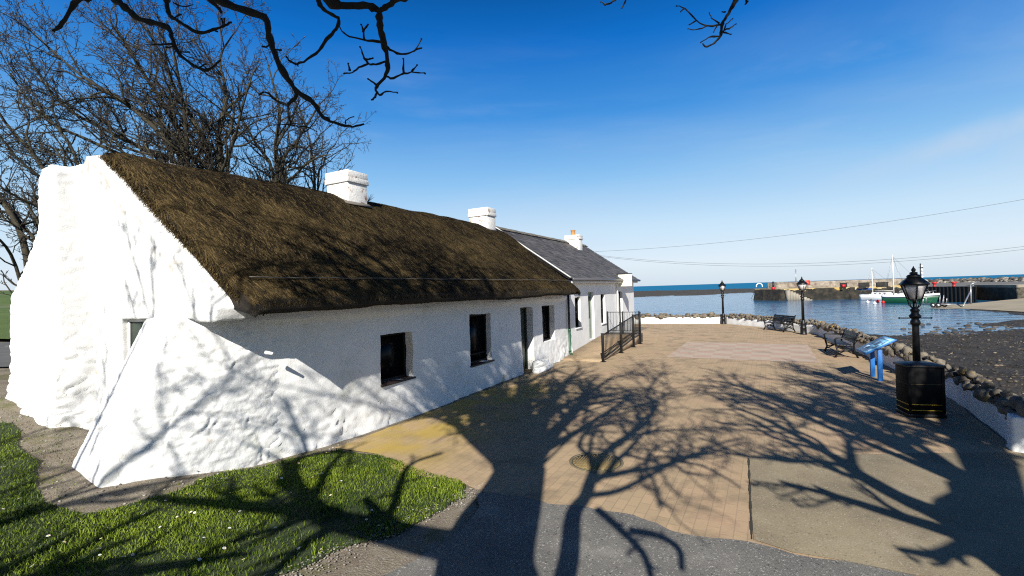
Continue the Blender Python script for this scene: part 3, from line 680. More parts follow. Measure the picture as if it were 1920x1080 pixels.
# --- near gable, chimney breast and buttress (fused, lumpy, whitewashed)
def prism(mb, poly, u0, u1):
    k = len(poly); vs = [B(u0, v, z) for v, z in poly] + [B(u1, v, z) for v, z in poly]
    mb.add(vs, [tuple(range(k))[::-1], tuple(range(k, 2 * k))] + [(i, (i + 1) % k, k + (i + 1) % k, k + i) for i in range(k)])
def hull(mb, pts):
    bm = bmesh.new()
    for p in pts: bm.verts.new([float(c) for c in p])
    bmesh.ops.convex_hull(bm, input=bm.verts)
    bm.verts.index_update(); vs = [v.co[:] for v in bm.verts]; fs = [tuple(v.index for v in f.verts) for f in bm.faces]; bm.free()
    mb.add(vs, fs)
RIDGE_V, RIDGE_Z = -9.72, 5.14
gm = MB(); GF = 3.80
def prism2(mb, front, back, uf, ub):
    k = len(front); vs = [B(uf, v, z) for v, z in front] + [B(ub, v, z) for v, z in back]
    mb.add(vs, [tuple(range(k))[::-1], tuple(range(k, 2 * k))] + [(i, (i + 1) % k, k + (i + 1) % k, k + i) for i in range(k)])
# gable slab built round the small window opening; its top edge is a coping that slopes down to the outer face
topf = [(-6.74, 2.32), (-6.66, 2.42), (-6.70, 2.56), (-9.42, 4.86), (-9.75, 5.02), (-10.3, 5.00), (-12.9, 2.9), (-12.9, 2.32)]
topb = [(-6.62, 2.32), (-6.46, 2.44), (-6.50, 2.62), (-9.50, 5.07), (-9.75, 5.19), (-10.25, 5.10), (-12.9, 2.9), (-12.9, 2.32)]
hull(gm, [B(GF - .24 * min(1, max(0, (z - 4.0) / .95)) * (v > -10), v, z) for v, z in topf] + [B(4.12, v, z) for v, z in topb])
def slab(poly): prism(gm, poly, GF, 4.22)
slab([(-7.52, -.4), (-7.52, 2.33), (-8.42, 2.33), (-8.42, -.4)])
slab([(-8.40, -.4), (-8.40, 1.5), (-9.37, 1.5), (-9.37, -.4)])
slab([(-9.36, -.4), (-9.36, 2.33), (-12.9, 2.33), (-12.9, -.4)])
hull(gm, [B(u, v, z) for u, v, z in ((GF - .02, -6.62, 2.50), (GF - .02, -6.72, 2.28), (GF, -7.2, 2.28), (GF, -7.2, 2.9), (4.15, -6.44, 2.50), (4.15, -6.55, 2.30), (4.15, -7.2, 2.3), (4.15, -7.2, 3.0))])
go = gm.build('gable_wall', M_WHITE); remesh_obj(go, .03, 4, .014, 3, lambda P: .7 + .8 * np.clip((1.4 - P[:, 2]), 0, 1))
me = go.data; k_ = len(me.vertices); co = np.empty(k_ * 3); me.vertices.foreach_get('co', co); co = co.reshape(-1, 3); uu_, vv_ = co @ D, co @ N
edge_z = np.interp(vv_, [-9.75, -6.6], [5.12, 2.5]); dd = edge_z - co[:, 2]
wear = np.clip((fbm(co * np.array([1, 1, 1]), 3.1, 4, 88) - .12) * 5, 0, 1) * np.clip(1.3 - np.abs(dd - .22) / .30, 0, 1) * (fbm(co, 13, 3, 89) > .02)
at = me.attributes.new('tint', 'FLOAT', 'POINT'); at.data.foreach_set('value', (wear * .5).astype(np.float32))
def ex_gable(n, l, src, c, bs):
    c = ex_white(n, l, src, c, bs); at_ = n.new('ShaderNodeAttribute'); at_.attribute_name = 'tint'
    mi = n.new('ShaderNodeMix'); mi.data_type = 'RGBA'; l.new(at_.outputs['Fac'], mi.inputs[0]); l.new(c, mi.inputs[6]); mi.inputs[7].default_value = (.22, .16, .10, 1); return mi.outputs[2]
me.materials[0] = mat('worn_whitewash', (.76, .76, .745), .85, (.70, .705, .70), 1.6, bump=.35, bscale=38, bdist=.012, extra=ex_gable)
put(go, COT)
for (xa, ya), (xb, yb) in (((266, 482), (227, 552)), ((205, 400), (188, 478))):
    pa, pb_ = onplane(xa, ya, D, GF - .012), onplane(xb, yb, D, GF - .012); ck_ = MB(); tt_ = np.linspace(0, 1, 14); q_ = pa + (pb_ - pa) * tt_[:, None] + N * (.006 * np.sin(tt_ * 17))[:, None]
    ck_.tube(q_, .002 + .006 * np.sin(tt_ * PI) * (.5 + .5 * tt_), 5); ck_.build('groove', mat('groove_grime', (.42, .38, .32), .9), COT)
gw = MB(); gw.bbox(3.93, 3.97, -9.45, -8.3, 1.4, 2.40)
w = gw.build('window', mat('gable_shutter', (.022, .036, .027), .5, (.045, .065, .05), 3, spec=.3)); put(w, COT)
gw = MB(); gw.bbox(3.90, 3.93, -9.40, -9.33, 1.5, 2.33); gw.bbox(3.90, 3.93, -9.33, -8.4, 2.28, 2.35); put(gw.build('frame', M_WFRAME), w)
# chimney breast with rounded shoulders and swelling foot
cm = MB()
prism(cm, [(-10.36, -.3), (-10.36, 4.84), (-10.48, 4.96), (-10.86, 4.93), (-11.02, 4.78), (-11.08, 3.9), (-11.7, 3.3), (-12.4, 2.75), (-12.5, 2.2), (-12.55, -.3)], 3.34, 4.1)
hull(cm, [B(u, v, z) for u, v, z in ((3.64, -10.2, 4.98), (3.64, -10.8, 5.0), (4.1, -10.1, 5.05), (4.1, -10.8, 5.05), (3.86, -10.1, 3.3), (3.86, -10.9, 3.3), (4.1, -10.1, 3.3), (4.1, -10.9, 3.3))])
hull(cm, [B(u, v, z) for u, v, z in ((3.12, -10.30, -.3), (3.12, -12.5, -.3), (3.24, -10.32, 1.2), (3.26, -12.4, 1.1), (3.40, -10.32, 1.85), (3.40, -12.3, 1.8), (4.0, -10.2, -.3), (4.0, -10.22, 1.6), (4.0, -12.6, -.3))])
hull(cm, [B(u, v, z) for u, v, z in ((3.05, -10.1, -.2), (3.05, -11.3, -.2), (3.14, -10.16, .85), (3.14, -11.3, .9), (3.85, -9.75, -.2), (3.85, -9.85, .72), (3.9, -11.4, -.2))])
co_ = cm.build('chimney_breast', M_WHITE); remesh_obj(co_, .03, 4, .020, 23, lambda P: .45 + .9 * np.clip((1.9 - P[:, 2]), 0, 1), .035); put(co_, COT)
# corner buttress
bm_ = MB()
hull(bm_, [B(u, v, z) for u, v, z in ((2.86, -8.55, .40), (2.80, -8.62, -.3), (2.80, -7.60, .26), (2.74, -7.60, -.3), (3.72, -7.46, 2.34), (3.72, -8.40, 2.36), (4.0, -8.42, 2.3),
                                      (3.30, -7.34, -.25), (3.95, -7.22, -.25), (4.9, -7.06, -.25), (5.8, -7.02, -.25), (5.5, -6.99, 2.42), (4.7, -7.05, 2.42), (4.3, -7.20, 2.42), (4.1, -8.6, -.3), (4.9, -7.3, 2.4))])
bo = bm_.build('buttress', M_WHITE); remesh_obj(bo, .025, 16, .026, 5, lambda P: np.clip(.25 + 1.0 * ((P @ N) + 7.9), .25, 1.1), .032); put(bo, COT)
pg = MB(); pg.tube([B(4.62, -6.82, 1.76), B(4.62, -6.66, 1.75)], [.035, .022], 6); pg.build('wall_peg', M_WHITE, COT)

# --- thatch
TH0, TH1 = 3.97, 16.62
prof = [(-13.3, 2.35), (-13.35, 2.55), (-9.95, 5.05), (-9.72, 5.17), (-9.45, 5.12), (-9.0, 4.88), (-8.2, 4.24), (-7.3, 3.53), (-6.6, 2.98), (-6.22, 2.72), (-6.08, 2.58), (-6.06, 2.47), (-6.12, 2.39), (-6.45, 2.44), (-6.85, 2.52), (-8.0, 3.3), (-9.7, 4.6), (-12.0, 2.9)]
def dense(poly, step):
    out = []
    for a, b in zip(poly, poly[1:] + poly[:1]):
        a = np.array(a); b = np.array(b); k = max(1, int(np.linalg.norm(b - a) / step))
        out += [a + (b - a) * i / k for i in range(k)]
    return np.array(out)
def warpu(u, z): return u - .27 * np.clip((z - 2.6) / 2.5, 0, 1) * np.clip(1 - (u - TH0) / 1.2, 0, 1)
pr = dense(prof, .06); un = np.arange(TH0, TH1 + .01, .07); kp = len(pr)
tm = MB(); pts = []
for u in un:
    e0 = np.clip((u - TH0) / .35, 0, 1); e1 = np.clip((TH1 - u) / .5, 0, 1); e = math.sqrt(1 - (1 - min(e0, e1)) ** 2)
    q = pr.copy(); ce = np.array([-9.7, 3.6]); drop = (1 - e) * .16
    top = np.clip((pr[:, 1] - (2.45 + (-6.1 - pr[:, 0]) * .70)) / .2 + .5, 0, 1)
    q[:, 1] -= drop * top
    near = pr[:, 0] > -6.5
    q[near, 0] -= (1 - e1) * .22
    # hold the verge just above the sloping edge of the gable
    pts.append(np.stack([warpu(np.full(kp, u), q[:, 1]), q[:, 0], q[:, 1]], 1))
pts = np.array(pts).reshape(-1, 3)
Pw = pts[:, :1] * D + pts[:, 1:2] * N + pts[:, 2:] * np.array([0, 0, 1])
sag = 0 * np.sin((pts[:, 0] - TH0) / (TH1 - TH0) * PI * 2.0) * (pts[:, 2] > 4)
dn = .035 * fbm(Pw, .8, 3, 51) + .006 * fbm(Pw * np.array([1, 1, .6]), 7, 3, 53)
Pw[:, 2] += dn + sag * .5
ring = [tuple(i * kp + j for j in range(kp)) for i in (0, len(un) - 1)]
fs = [(i * kp + j, i * kp + (j + 1) % kp, (i + 1) * kp + (j + 1) % kp, (i + 1) * kp + j) for i in range(len(un) - 1) for j in range(kp)]
tm.add(Pw, fs + [ring[0][::-1], ring[1]])
roof = tm.build('thatched_roof', M_THATCH, COT, smooth=True)
# straw ends over the thatch: one mesh of thin strips lying down the slope
def thatch_point(u, s):
    """s 0..1 from the ridge down to the eave edge, on the front slope"""
    front = np.array([p for p in prof[3:13]]); seg = np.linalg.norm(np.diff(front, axis=0), axis=1); cum = np.concatenate([[0], np.cumsum(seg)]); d = s * cum[-1]
    v = np.interp(d, cum, front[:, 0]); z = np.interp(d, cum, front[:, 1])
    e0 = np.clip((u - TH0) / .35, 0, 1); e1 = np.clip((TH1 - u) / .5, 0, 1); e = np.sqrt(1 - (1 - np.minimum(e0, e1)) ** 2)
    P = D * warpu(u, z)[:, None] + N * v[:, None]; P[:, 2] = z - (1 - e) * .16
    P[:, 2] += .035 * fbm(P, .8, 3, 51)
    return P
ns = 150000; rr = np.random.default_rng(12)
u = rr.uniform(TH0 + .01, TH1 - .05, ns); s = rr.uniform(0, .975, ns); u = np.where((u < TH0 + .12) & (s > .93), TH0 + .12 + rr.uniform(0, 3, ns), u)
ln = rr.uniform(.08, .36, ns) * np.where(u < 9, .8, 1.0)
P0 = thatch_point(u, s); yaw = rr.normal(0, .20, ns) + .22 * fbm(np.stack([u * 1.0, s * 4.0, 0 * u], 1), 1.2, 2, 5); u2 = u + np.sin(yaw) * ln; s2 = np.clip(s + np.cos(yaw) * ln / 4.75, 0, 1.0)
P1 = thatch_point(np.clip(u2, TH0 - .05, TH1 + .04), s2)
up = B(0, .56, .83); lift0 = rr.uniform(.0, .006, ns); lift1 = rr.uniform(.003, .016, ns)
P0 = P0 + up * lift0[:, None]; P1 = P1 + up * lift1[:, None]
dv = P1 - P0; sd = np.cross(dv, up); sd /= (np.linalg.norm(sd, axis=1)[:, None] + 1e-9); wd = rr.uniform(.003, .007, ns)[:, None]
V = np.stack([P0 - sd * wd, P0 + sd * wd, P1 + sd * wd * .6, P1 - sd * wd * .6], 1).reshape(-1, 3)
tn_ = np.clip(-.17 + .18 * fbm(P0, .8, 3, 31) + .22 * fbm(P0 * np.array([1, 1, .6]), 6, 2, 33) + rr.exponential(.30, ns) + .08 * (s > .3) + .25 * np.exp(-((u - TH0) / .25) ** 2), 0, 1)
i4 = np.arange(ns) * 4
stm = MB(); stm.v = [V]; stm.f = [(a, a + 1, a + 2, a + 3) for a in i4]; stm.n = len(V); stm.a = [np.repeat(tn_, 4)]
stm.build('straw', M_STRAW, roof, tint=True)
# frayed straw butts along the verge and the eave
vb = MB(); vs_, fs_, ts_ = [], [], []
for i in range(5200):
    if i < 3600: uu = np.array([TH0 - rr.uniform(-.02, .03)]); ss = np.array([rr.uniform(0, .88)])
    else: uu = np.array([rr.uniform(TH0 + .3, TH1 - .2)]); ss = np.array([rr.uniform(.955, 1.0)])
    p = thatch_point(uu, ss)[0] + up * rr.uniform(-.10, .01) * (1 if i < 3600 else .2)
    d = (-D * rr.uniform(.01, .04) + N * rr.normal(0, .05) + np.array([0, 0, rr.normal(-.03, .03)])) if i < 3600 else (N * rr.uniform(-.02, .02) + D * rr.normal(0, .02) + np.array([0, 0, -rr.uniform(.005, .025)]))
    sdv = np.cross(d, [0.3, .2, 1.]); sdv /= np.linalg.norm(sdv) + 1e-9; sdv *= .005
    k = len(vs_); vs_ += [p - sdv, p + sdv, p + d]; fs_.append((k, k + 1, k + 2)); ts_ += [rr.uniform(.1, .9) if i < 3600 else rr.uniform(0, .5)] * 3
vb.add(vs_, fs_); vb.a = [np.array(ts_)]
vb.build('straw_fringe', M_STRAW, roof, tint=True)
fx_ = MB(); fu = np.linspace(TH0 + .15, TH1 - .3, 60); fx_.tube(np.array([B(a, -6.40 + .004 * math.sin(a * 7), 2.90 + .006 * math.sin(a * 5)) for a in fu]), .009, 5)
fx_.build('fixing_rod', mat('weathered_hazel', (.12, .11, .09), .8), roof)
rn = MB()
for du_ in (-.12, .12): rn.tube(np.array([B(a, -9.72 + du_, 5.17 - abs(du_) * .55 + .015 * math.sin(a * 3)) for a in np.linspace(TH0 + .1, TH1 - .2, 60)]), .012, 5)
rn.build('ridge_wire', M_LEAD, roof)

# --- chimneys
def chimney(parent, name, u0, u1, v0, v1, zb, zt, cap, matl):
    mb = MB(); mb.bbox(u0, u1, v0, v1, zb, zt - cap * 1.1)
    c = mb.build(name, matl, parent, bevel=.02)
    m2 = MB(); m2.bbox(u0 - .035, u1 + .035, v0 - .035, v1 + .035, zt - cap * 1.1, zt - cap * .62); m2.bbox(u0 - .02, u1 + .02, v0 - .02, v1 + .02, zt - cap * .62, zt)
    m2.build('cap', matl, c, bevel=.015)
    return c
ch = chimney(COT, 'chimney', 8.32, 8.96, -9.69, -8.95, 4.3, 5.68, .27, M_CHIM)
m2 = MB(); hull(m2, [B(u, v, z) for u, v, z in ((8.24, -9.8, 5.1), (9.06, -9.8, 5.1), (8.22, -8.86, 4.82), (9.08, -8.86, 4.82), (8.30, -9.7, 5.2), (9.0, -9.7, 5.2), (8.30, -8.92, 4.90), (9.0, -8.92, 4.90))]); m2.build('flashing', mat('mortar_flaunching', (.16, .14, .12), .9), ch)
tf = MB()
for i in range(26): tf.tube([B(9.02, -9.0, 5.0), B(9.05 + r_.uniform(0, .18), -9.0 + r_.uniform(-.1, .1), 5.02 + r_.uniform(.05, .2))], [.004, .001], 3)
tf.build('tuft', M_TWIG, ch)
ch = chimney(COT, 'chimney', 15.0, 15.58, -9.83, -9.02, 4.3, 5.70, .28, M_CHIM)
m2 = MB(); hull(m2, [B(u, v, z) for u, v, z in ((14.93, -9.9, 5.1), (15.65, -9.9, 5.1), (14.93, -8.96, 4.84), (15.65, -8.96, 4.84), (15.0, -9.8, 5.2), (15.58, -9.8, 5.2), (15.0, -9.02, 4.93), (15.58, -9.02, 4.93))]); m2.build('flashing', M_LEAD, ch)

# --- downpipe between the two cottages
dp = MB(); dp.tube([B(16.92, -6.70, 2.45), B(16.92, -6.70, 1.02)], .045, 10); d1 = dp.build('downpipe', M_PIPE, COT, smooth=True)
dp = MB(); dp.tube([B(16.92, -6.70, 1.02), B(16.92, -6.70, .16), B(16.90, -6.60, .06)], .047, 10); dp.tube([B(16.92, -6.70, .98), B(16.92, -6.70, 1.06)], .06, 10); dp.tube([B(16.92, -6.70, .2), B(16.92, -6.70, .27)], .06, 10)
dp.build('downpipe_foot', M_GREEN, d1, smooth=True)

# --- whitewashed boulder at the doorway
rb = MB(); rb.ball(B(13.75, -6.45, .16), .34, (1.35, .75, .62), 5, .25, 4, axes=(D, N, (0, 0, 1))); rb.ball(B(14.25, -6.47, .07), .22, (1.2, .8, .5), 9, .25, 3, axes=(D, N, (0, 0, 1))); rb.ball(B(13.45, -6.40, .05), .2, (1.3, .9, .4), 12, .25, 3, axes=(D, N, (0, 0, 1)))
o = rb.build('boulder', M_WHITE, smooth=True); remesh_obj(o, .025, 3, .02, 77); tag(o, 'whitewashed boulder lying at the foot of the wall beside the narrow dark doorway', 'boulder')

# --- slate cottage
S_U0, S_U1 = 17.30, 27.3
S_OPEN = [(17.86, 18.50, 1.0, 2.24), (19.45, 20.20, .36, 2.42), (21.18, 21.84, .92, 2.29), (24.22, 24.88, .66, 2.36)]
fw = MB(); wall_grid(fw, S_U0, S_U1, -.2, 3.06, S_OPEN, .12, .12, lambda u, z: -6.80 + 0 * u, lambda P: .008 * fbm(P, 1.5, 3, 5), .20)
fw.build('front_wall', M_WHITE2, SLC, smooth=True)
fw = MB()
prism(fw, [(-6.83, -.3), (-6.83, 3.02), (-9.72, 5.06), (-12.6, 3.02), (-12.6, -.3)], S_U1 - .3, S_U1 - .002)
prism(fw, [(-6.83, -.3), (-6.83, 3.02), (-9.72, 5.06), (-12.6, 3.02), (-12.6, -.3)], S_U0 + .002, S_U0 + .25)
fw.bbox(S_U0 + .26, S_U1 - .31, -12.6, -12.3, -.3, 3.02)
fw.build('end_wall', M_WHITE2, SLC)
for k, o in enumerate(S_OPEN):
    if k == 1: continue
    window_front(SLC, o, .18, M_FRAME, sill=M_WHITE2, bars=((o[2] + o[3]) / 2,))
md = MB(); u0, u1, z0, z1 = S_OPEN[1]
md.bbox(u0 - .02, u0 + .06, -6.99, -6.90, z0 - .1, z1 + .02); md.bbox(u1 - .06, u1 + .02, -6.99, -6.90, z0 - .1, z1 + .02); md.bbox(u0 + .06, u1 - .06, -6.99, -6.902, z1 - .06, z1 + .02)
md.bbox(u0 + .06, u1 - .06, -6.98, -6.94, z0 - .1, z1 - .06)
dr = md.build('door', M_DOOR, SLC, bevel=.005)
mp = MB(); mp.bbox(u0 + .16, u1 - .16, -6.945, -6.93, z0 + .9, z1 - .2); mp.build('pane', M_GLASS, dr)
# slates: real overlapping courses
M_ = MB(); ev, ez = -6.52, 2.98; rv, rz = -9.72, 5.16
L = math.hypot(rv - ev, rz - ez); nc = 21; sdir = np.array([(rv - ev) / L, (rz - ez) / L])
for side in (1, -1):
    for c in range(nc):
        a, b = c * L / nc, (c + 1.25) * L / nc if c < nc - 1 else L
        off = (c % 2) * .15; uu = 16.62 - .30 + off
        while uu < S_U1 + .12:
            w = .30; u0_, u1_ = max(uu, 16.62), min(uu + w - .006, S_U1 + .14)
            if u1_ - u0_ > .03:
                j = r_.uniform(-.008, .008); t0 = .018 + r_.uniform(0, .008); q = []
                for (uq, sq, hq) in ((u0_, a + j, t0), (u1_, a + j, t0 + r_.uniform(-.003, .003)), (u1_, b, .002), (u0_, b, .002)):
                    v = ev + sdir[0] * sq; z = ez + sdir[1] * sq
                    v, z = v - sdir[1] * hq * -1 * 0 + hq * -sdir[1] * -1, z + hq * -sdir[0]
                    if side < 0: v = 2 * rv - v
                    q.append(B(uq, v, z))
                lo0 = [q[0] - np.array([0, 0, .016]), q[1] - np.array([0, 0, .016])]
                tt = min(1, max(0, .45 + r_.gauss(0, .22)))
                M_.add(q + lo0, [(0, 1, 2, 3), (0, 4, 5, 1)], tt)
            uu += w
sr = M_.build('slate_roof', M_SLATE, SLC, tint=True)
m2 = MB()
for side in (1, -1):
    vs = []
    for (v, z) in ((ev, ez), (rv, rz)):
        vv = v if side > 0 else 2 * rv - v
        vs += [B(16.6, vv, z - .03), B(S_U1 + .12, vv, z - .03)]
    m2.add(vs, [(0, 1, 3, 2)])
m2.build('roof_boards', mat('roof_felt', (.03, .03, .03), .9), SLC)
m2 = MB(); uu = 16.7
while uu < S_U1 + .1:
    j = r_.uniform(-.01, .01); w = .34
    for sgn in (1, -1):
        m2.box(B(uu + w / 2, rv + sgn * .09, rz + .0 + j), (w - .012, .24, .03), (D, N * math.cos(.6) * 1 + np.array([0, 0, -math.sin(.6) * sgn]) * 1, np.cross(D, N * math.cos(.6) + np.array([0, 0, -math.sin(.6) * sgn]))))
    uu += w
m2.build('ridge_tiles', mat('ridge_tile', (.10, .095, .085), .8, (.17, .15, .11), 4), SLC, bevel=.006)
fl = MB(); fl.tube(np.array([B(16.66, ev + sdir[0] * t - .0, ez + sdir[1] * t + .06) for t in np.linspace(-.05, L, 20)]), .028, 5); fl.build('verge_flashing', mat('white_flashing', (.62, .62, .60), .7), SLC)
gt = MB(); gt.tube([B(16.95, -6.50, 2.95), B(S_U1 + .3, -6.50, 2.93)], .055, 10); gt.build('gutter', mat('grey_gutter', (.10, .10, .11), .4), SLC, smooth=True)
fb = MB(); fb.bbox(16.95, S_U1 + .05, -6.80 + .02, -6.56, 2.80, 2.90); fb.build('fascia', M_WHITE2, SLC)
dpm = MB(); dpm.tube([B(23.7, -6.52, 2.92), B(23.7, -6.73, 2.7), B(23.7, -6.73, .35)], .035, 8); dpm.build('downpipe', M_WHITE2, SLC, smooth=True)
ch = chimney(SLC, 'chimney', 24.5, 25.05, -9.80, -8.98, 4.2, 5.52, .22, M_CHIM)
pt = MB(); pt.lathe(B(24.75, -9.4, 5.5), [(.13, 0), (.135, .03), (.12, .05), (.115, .26), (.135, .28), (.135, .32), (.10, .325), (.095, .1)], 14); pt.build('chimney_pot', M_CLAY, ch, smooth=False)
# blank cream sign board projecting from the front
sgn = thing('projecting_sign', B(24.0, -6.79, 2.6), 'blank cream board projecting from the far end of the slate roofed cottage', 'sign')
m2 = MB(); m2.bbox(23.96, 24.04, -6.74, -6.04, 2.62, 3.22); m2.build('board', M_CREAM, sgn, bevel=.008)
m2 = MB(); m2.tube([B(24, -6.83, 3.26), B(24, -6.02, 3.26)], .018, 8); m2.tube([B(24, -6.4, 3.26), B(24, -6.4, 3.2)], .012, 6); m2.tube([B(24, -6.83, 2.9), B(24, -6.72, 2.9)], .018, 8); m2.build('bracket', M_BLACK, sgn)

# --- ramp and railings in front of the slate cottage
def rampz(u): return np.interp(u, [16.0, 21.0, 22.4], [0.012, .42, .42])
rm = MB(); us = list(np.linspace(16.0, 21.0, 12)) + [22.4]
vs = []
for u in us: vs += [B(u, -6.78, -.02), B(u, -5.22, -.02), B(u, -5.22, rampz(u)), B(u, -6.78, rampz(u))]
k = len(us); fs = [(i * 4 + j, i * 4 + (j + 1) % 4, i * 4 + 4 + (j + 1) % 4, i * 4 + 4 + j) for i in range(k - 1) for j in range(4)] + [(3, 2, 1, 0), tuple((k - 1) * 4 + j for j in range(4))]
rm.add(vs, fs)
ro = rm.build('ramp', M_PAVE)
me = ro.data; uvl = me.uv_layers.new(name='UVMap')
for lp in me.loops:
    q = np.array(me.vertices[lp.vertex_index].co); uvl.data[lp.index].uv = (q @ D, q @ N)
tag(ro, kind='structure')
ral = thing('railing', B(16.05, -5.15, 0), 'black iron railing with square posts along the paved ramp before the slate cottage', 'railing')
posts = [(16.05, .98), (18.4, 1.19), (20.35, 1.38), (21.55, 1.42)]; RV = -5.13
for u, z in posts:
    p = MB(); p.bbox(u - .04, u + .04, RV - .04, RV + .04, 0, z); p.bbox(u - .05, u + .05, RV - .05, RV + .05, z, z + .02); p.bbox(u - .09, u + .09, RV - .09, RV + .09, .004, .02)
    p.build('post', M_BLACK, ral, bevel=.006)
rl = MB(); zt = lambda u: np.interp(u, [16.05, 20.35, 21.55], [.93, 1.33, 1.37]); zb = lambda u: np.interp(u, [16.05, 20.35, 21.55], [.12, .52, .56])
for (ua, ub) in zip([p[0] for p in posts][:-1], [p[0] for p in posts][1:]):
    rl.tube([B(ua, RV, zt(ua)), B(ub, RV, zt(ub))], .024, 8); rl.tube([B(ua, RV, zb(ua)), B(ub, RV, zb(ub))], .018, 8)
    rl.tube([B(ua, RV, zb(ua) + .12), B(ub, RV, zb(ub) + .12)], .012, 6)
rl.build('rails', M_BLACK, ral)
bl = MB()
for u in np.arange(16.2, 21.5, .15): bl.tube([B(u, RV, zb(u)), B(u, RV, zt(u))], .012, 6)
bl.build('bars', M_BLACK, ral)
ra2 = thing('railing', B(21.9, -6.6, .42), 'thin barred railing crossing the head of the ramp out from the white wall', 'railing')
r2 = MB(); r2.tube([B(21.9, -6.76, 1.42), B(21.9, -5.2, 1.42)], .014, 8); r2.build("top_rail", M_BLACK, ra2); r2 = MB(); r2.tube([B(21.9, -6.76, .55), B(21.9, -5.2, .55)], .012, 8); r2.build("bottom_rail", M_BLACK, ra2)
r2 = MB()
for v in np.arange(-6.7, -5.2, .13): r2.tube([B(21.9, v, .55), B(21.9, v, 1.42)], .007, 6)
r2.build('bars', M_BLACK, ra2)
for v in (-6.72, -6.0, -5.24):
    r2 = MB(); r2.bbox(21.87, 21.93, v - .03, v + .03, .41, 1.46); r2.build('post', M_BLACK, ra2, bevel=.004)
# ------------------------------------------------------------------ low boundary wall with boulders along its top
def sea_wall(label, pts, seed, h=.42, thick=.36, end_block=False):
    P = []
    for a, b in zip(pts[:-1], pts[1:]):
        a = np.array(a, float); b = np.array(b, float); k = max(2, int(np.linalg.norm(b - a) / .12))
        P += [a + (b - a) * i / k for i in range(k)]
    P.append(np.array(pts[-1], float)); P = np.array(P)
    ker = np.ones(9) / 9
    if len(P) > 12:
        Q = np.stack([np.convolve(np.pad(P[:, i], 4, mode='edge'), ker, 'valid') for i in (0, 1)], 1); Q[0], Q[-1] = P[0], P[-1]; P = Q
    t = np.gradient(P, axis=0); t /= np.linalg.norm(t, axis=1)[:, None]
    out = np.stack([-t[:, 1], t[:, 0]], 1)                      # away from the plaza
    root = thing('sea_wall', (P[0][0], P[0][1], 0), label, 'wall', 'low walls along the seaward edge of the plaza')
    zz = np.linspace(-1.2, h, 16); mb = MB(); n = len(P)
    prof = [(0, -.05), (-.015, .1), (0.0, .2), (.0, .32), (.02, h), (thick * .5, h + .03), (thick - .02, h), (thick, .2), (thick + .05, -.5), (thick + .1, -1.5), (.1, -1.5)]
    k = len(prof); V = []
    for i in range(n):
        for o, z in prof: V.append((P[i][0] + out[i][0] * o, P[i][1] + out[i][1] * o, z))
    V = np.array(V); dn = .025 * fbm(V, 2.6, 4, seed); V[:, 0] += np.repeat(out[:, 0], k) * dn; V[:, 1] += np.repeat(out[:, 1], k) * dn; V[:, 2] += .03 * fbm(V, 1.3, 2, seed + 4)
    F = [(i * k + j, i * k + (j + 1) % k, (i + 1) * k + (j + 1) % k, (i + 1) * k + j) for i in range(n - 1) for j in range(k)] + [tuple(range(k))[::-1], tuple((n - 1) * k + j for j in range(k))]
    mb.add(V, F); mb.build('wall', M_WHITE, root, smooth=True)
    cs = MB(); r = random.Random(seed); s = 0.0; cum = np.concatenate([[0], np.cumsum(np.linalg.norm(np.diff(P, axis=0), axis=1))])
    while s < cum[-1] - .05:
        w = r.choice((.12, .16, .20, .22, .26, .31)) * r.uniform(.85, 1.15)
        x = np.interp(s + w / 2, cum, P[:, 0]); y = np.interp(s + w / 2, cum, P[:, 1]); i = int(np.interp(s, cum, np.arange(n))); tt = np.array([t[i][0], t[i][1], 0]); oo = np.array([out[i][0], out[i][1], 0])
        for off, zz_ in ((.06, .05), (.24, .07), (.15, .17), (.36, -.06)):
            if zz_ > .15 and r.random() < .45: continue
            sc = r.uniform(.8, 1.2)
            cs.ball(np.array([x, y, h + zz_ + r.uniform(-.03, .05)]) + oo * (off + r.uniform(-.04, .04)), w * .56 * sc, (1, r.uniform(.6, .95), r.uniform(.55, .85)), r.randrange(9999), .46, 2, axes=(tt, oo, (0, 0, 1)), freq=1.5)
        s += w * .92
    cs.build('coping_stones', M_STONE, root)
    return root
sea_wall('low white wall topped with boulders on the far side of the plaza before the open water', WALL_LINE[:3], 3)
sea_wall('boulder topped low wall curving past the far bench and the middle lamp post', WALL_LINE[2:7], 5)
nearw = sea_wall('shaded boulder topped low wall running from the near bench past the litter bin', WALL_LINE[6:], 8)
eb = MB(); ax_ = np.array([.62, .78, 0]); bx_ = np.array([.78, -.62, 0])
eb.box((7.55, 6.94, .18), (.30, .50, .66), (ax_, bx_, (0, 0, 1)))
o = eb.build('end_block', M_WHITE); remesh_obj(o, .03, 3, .02, 44); put(o, nearw)

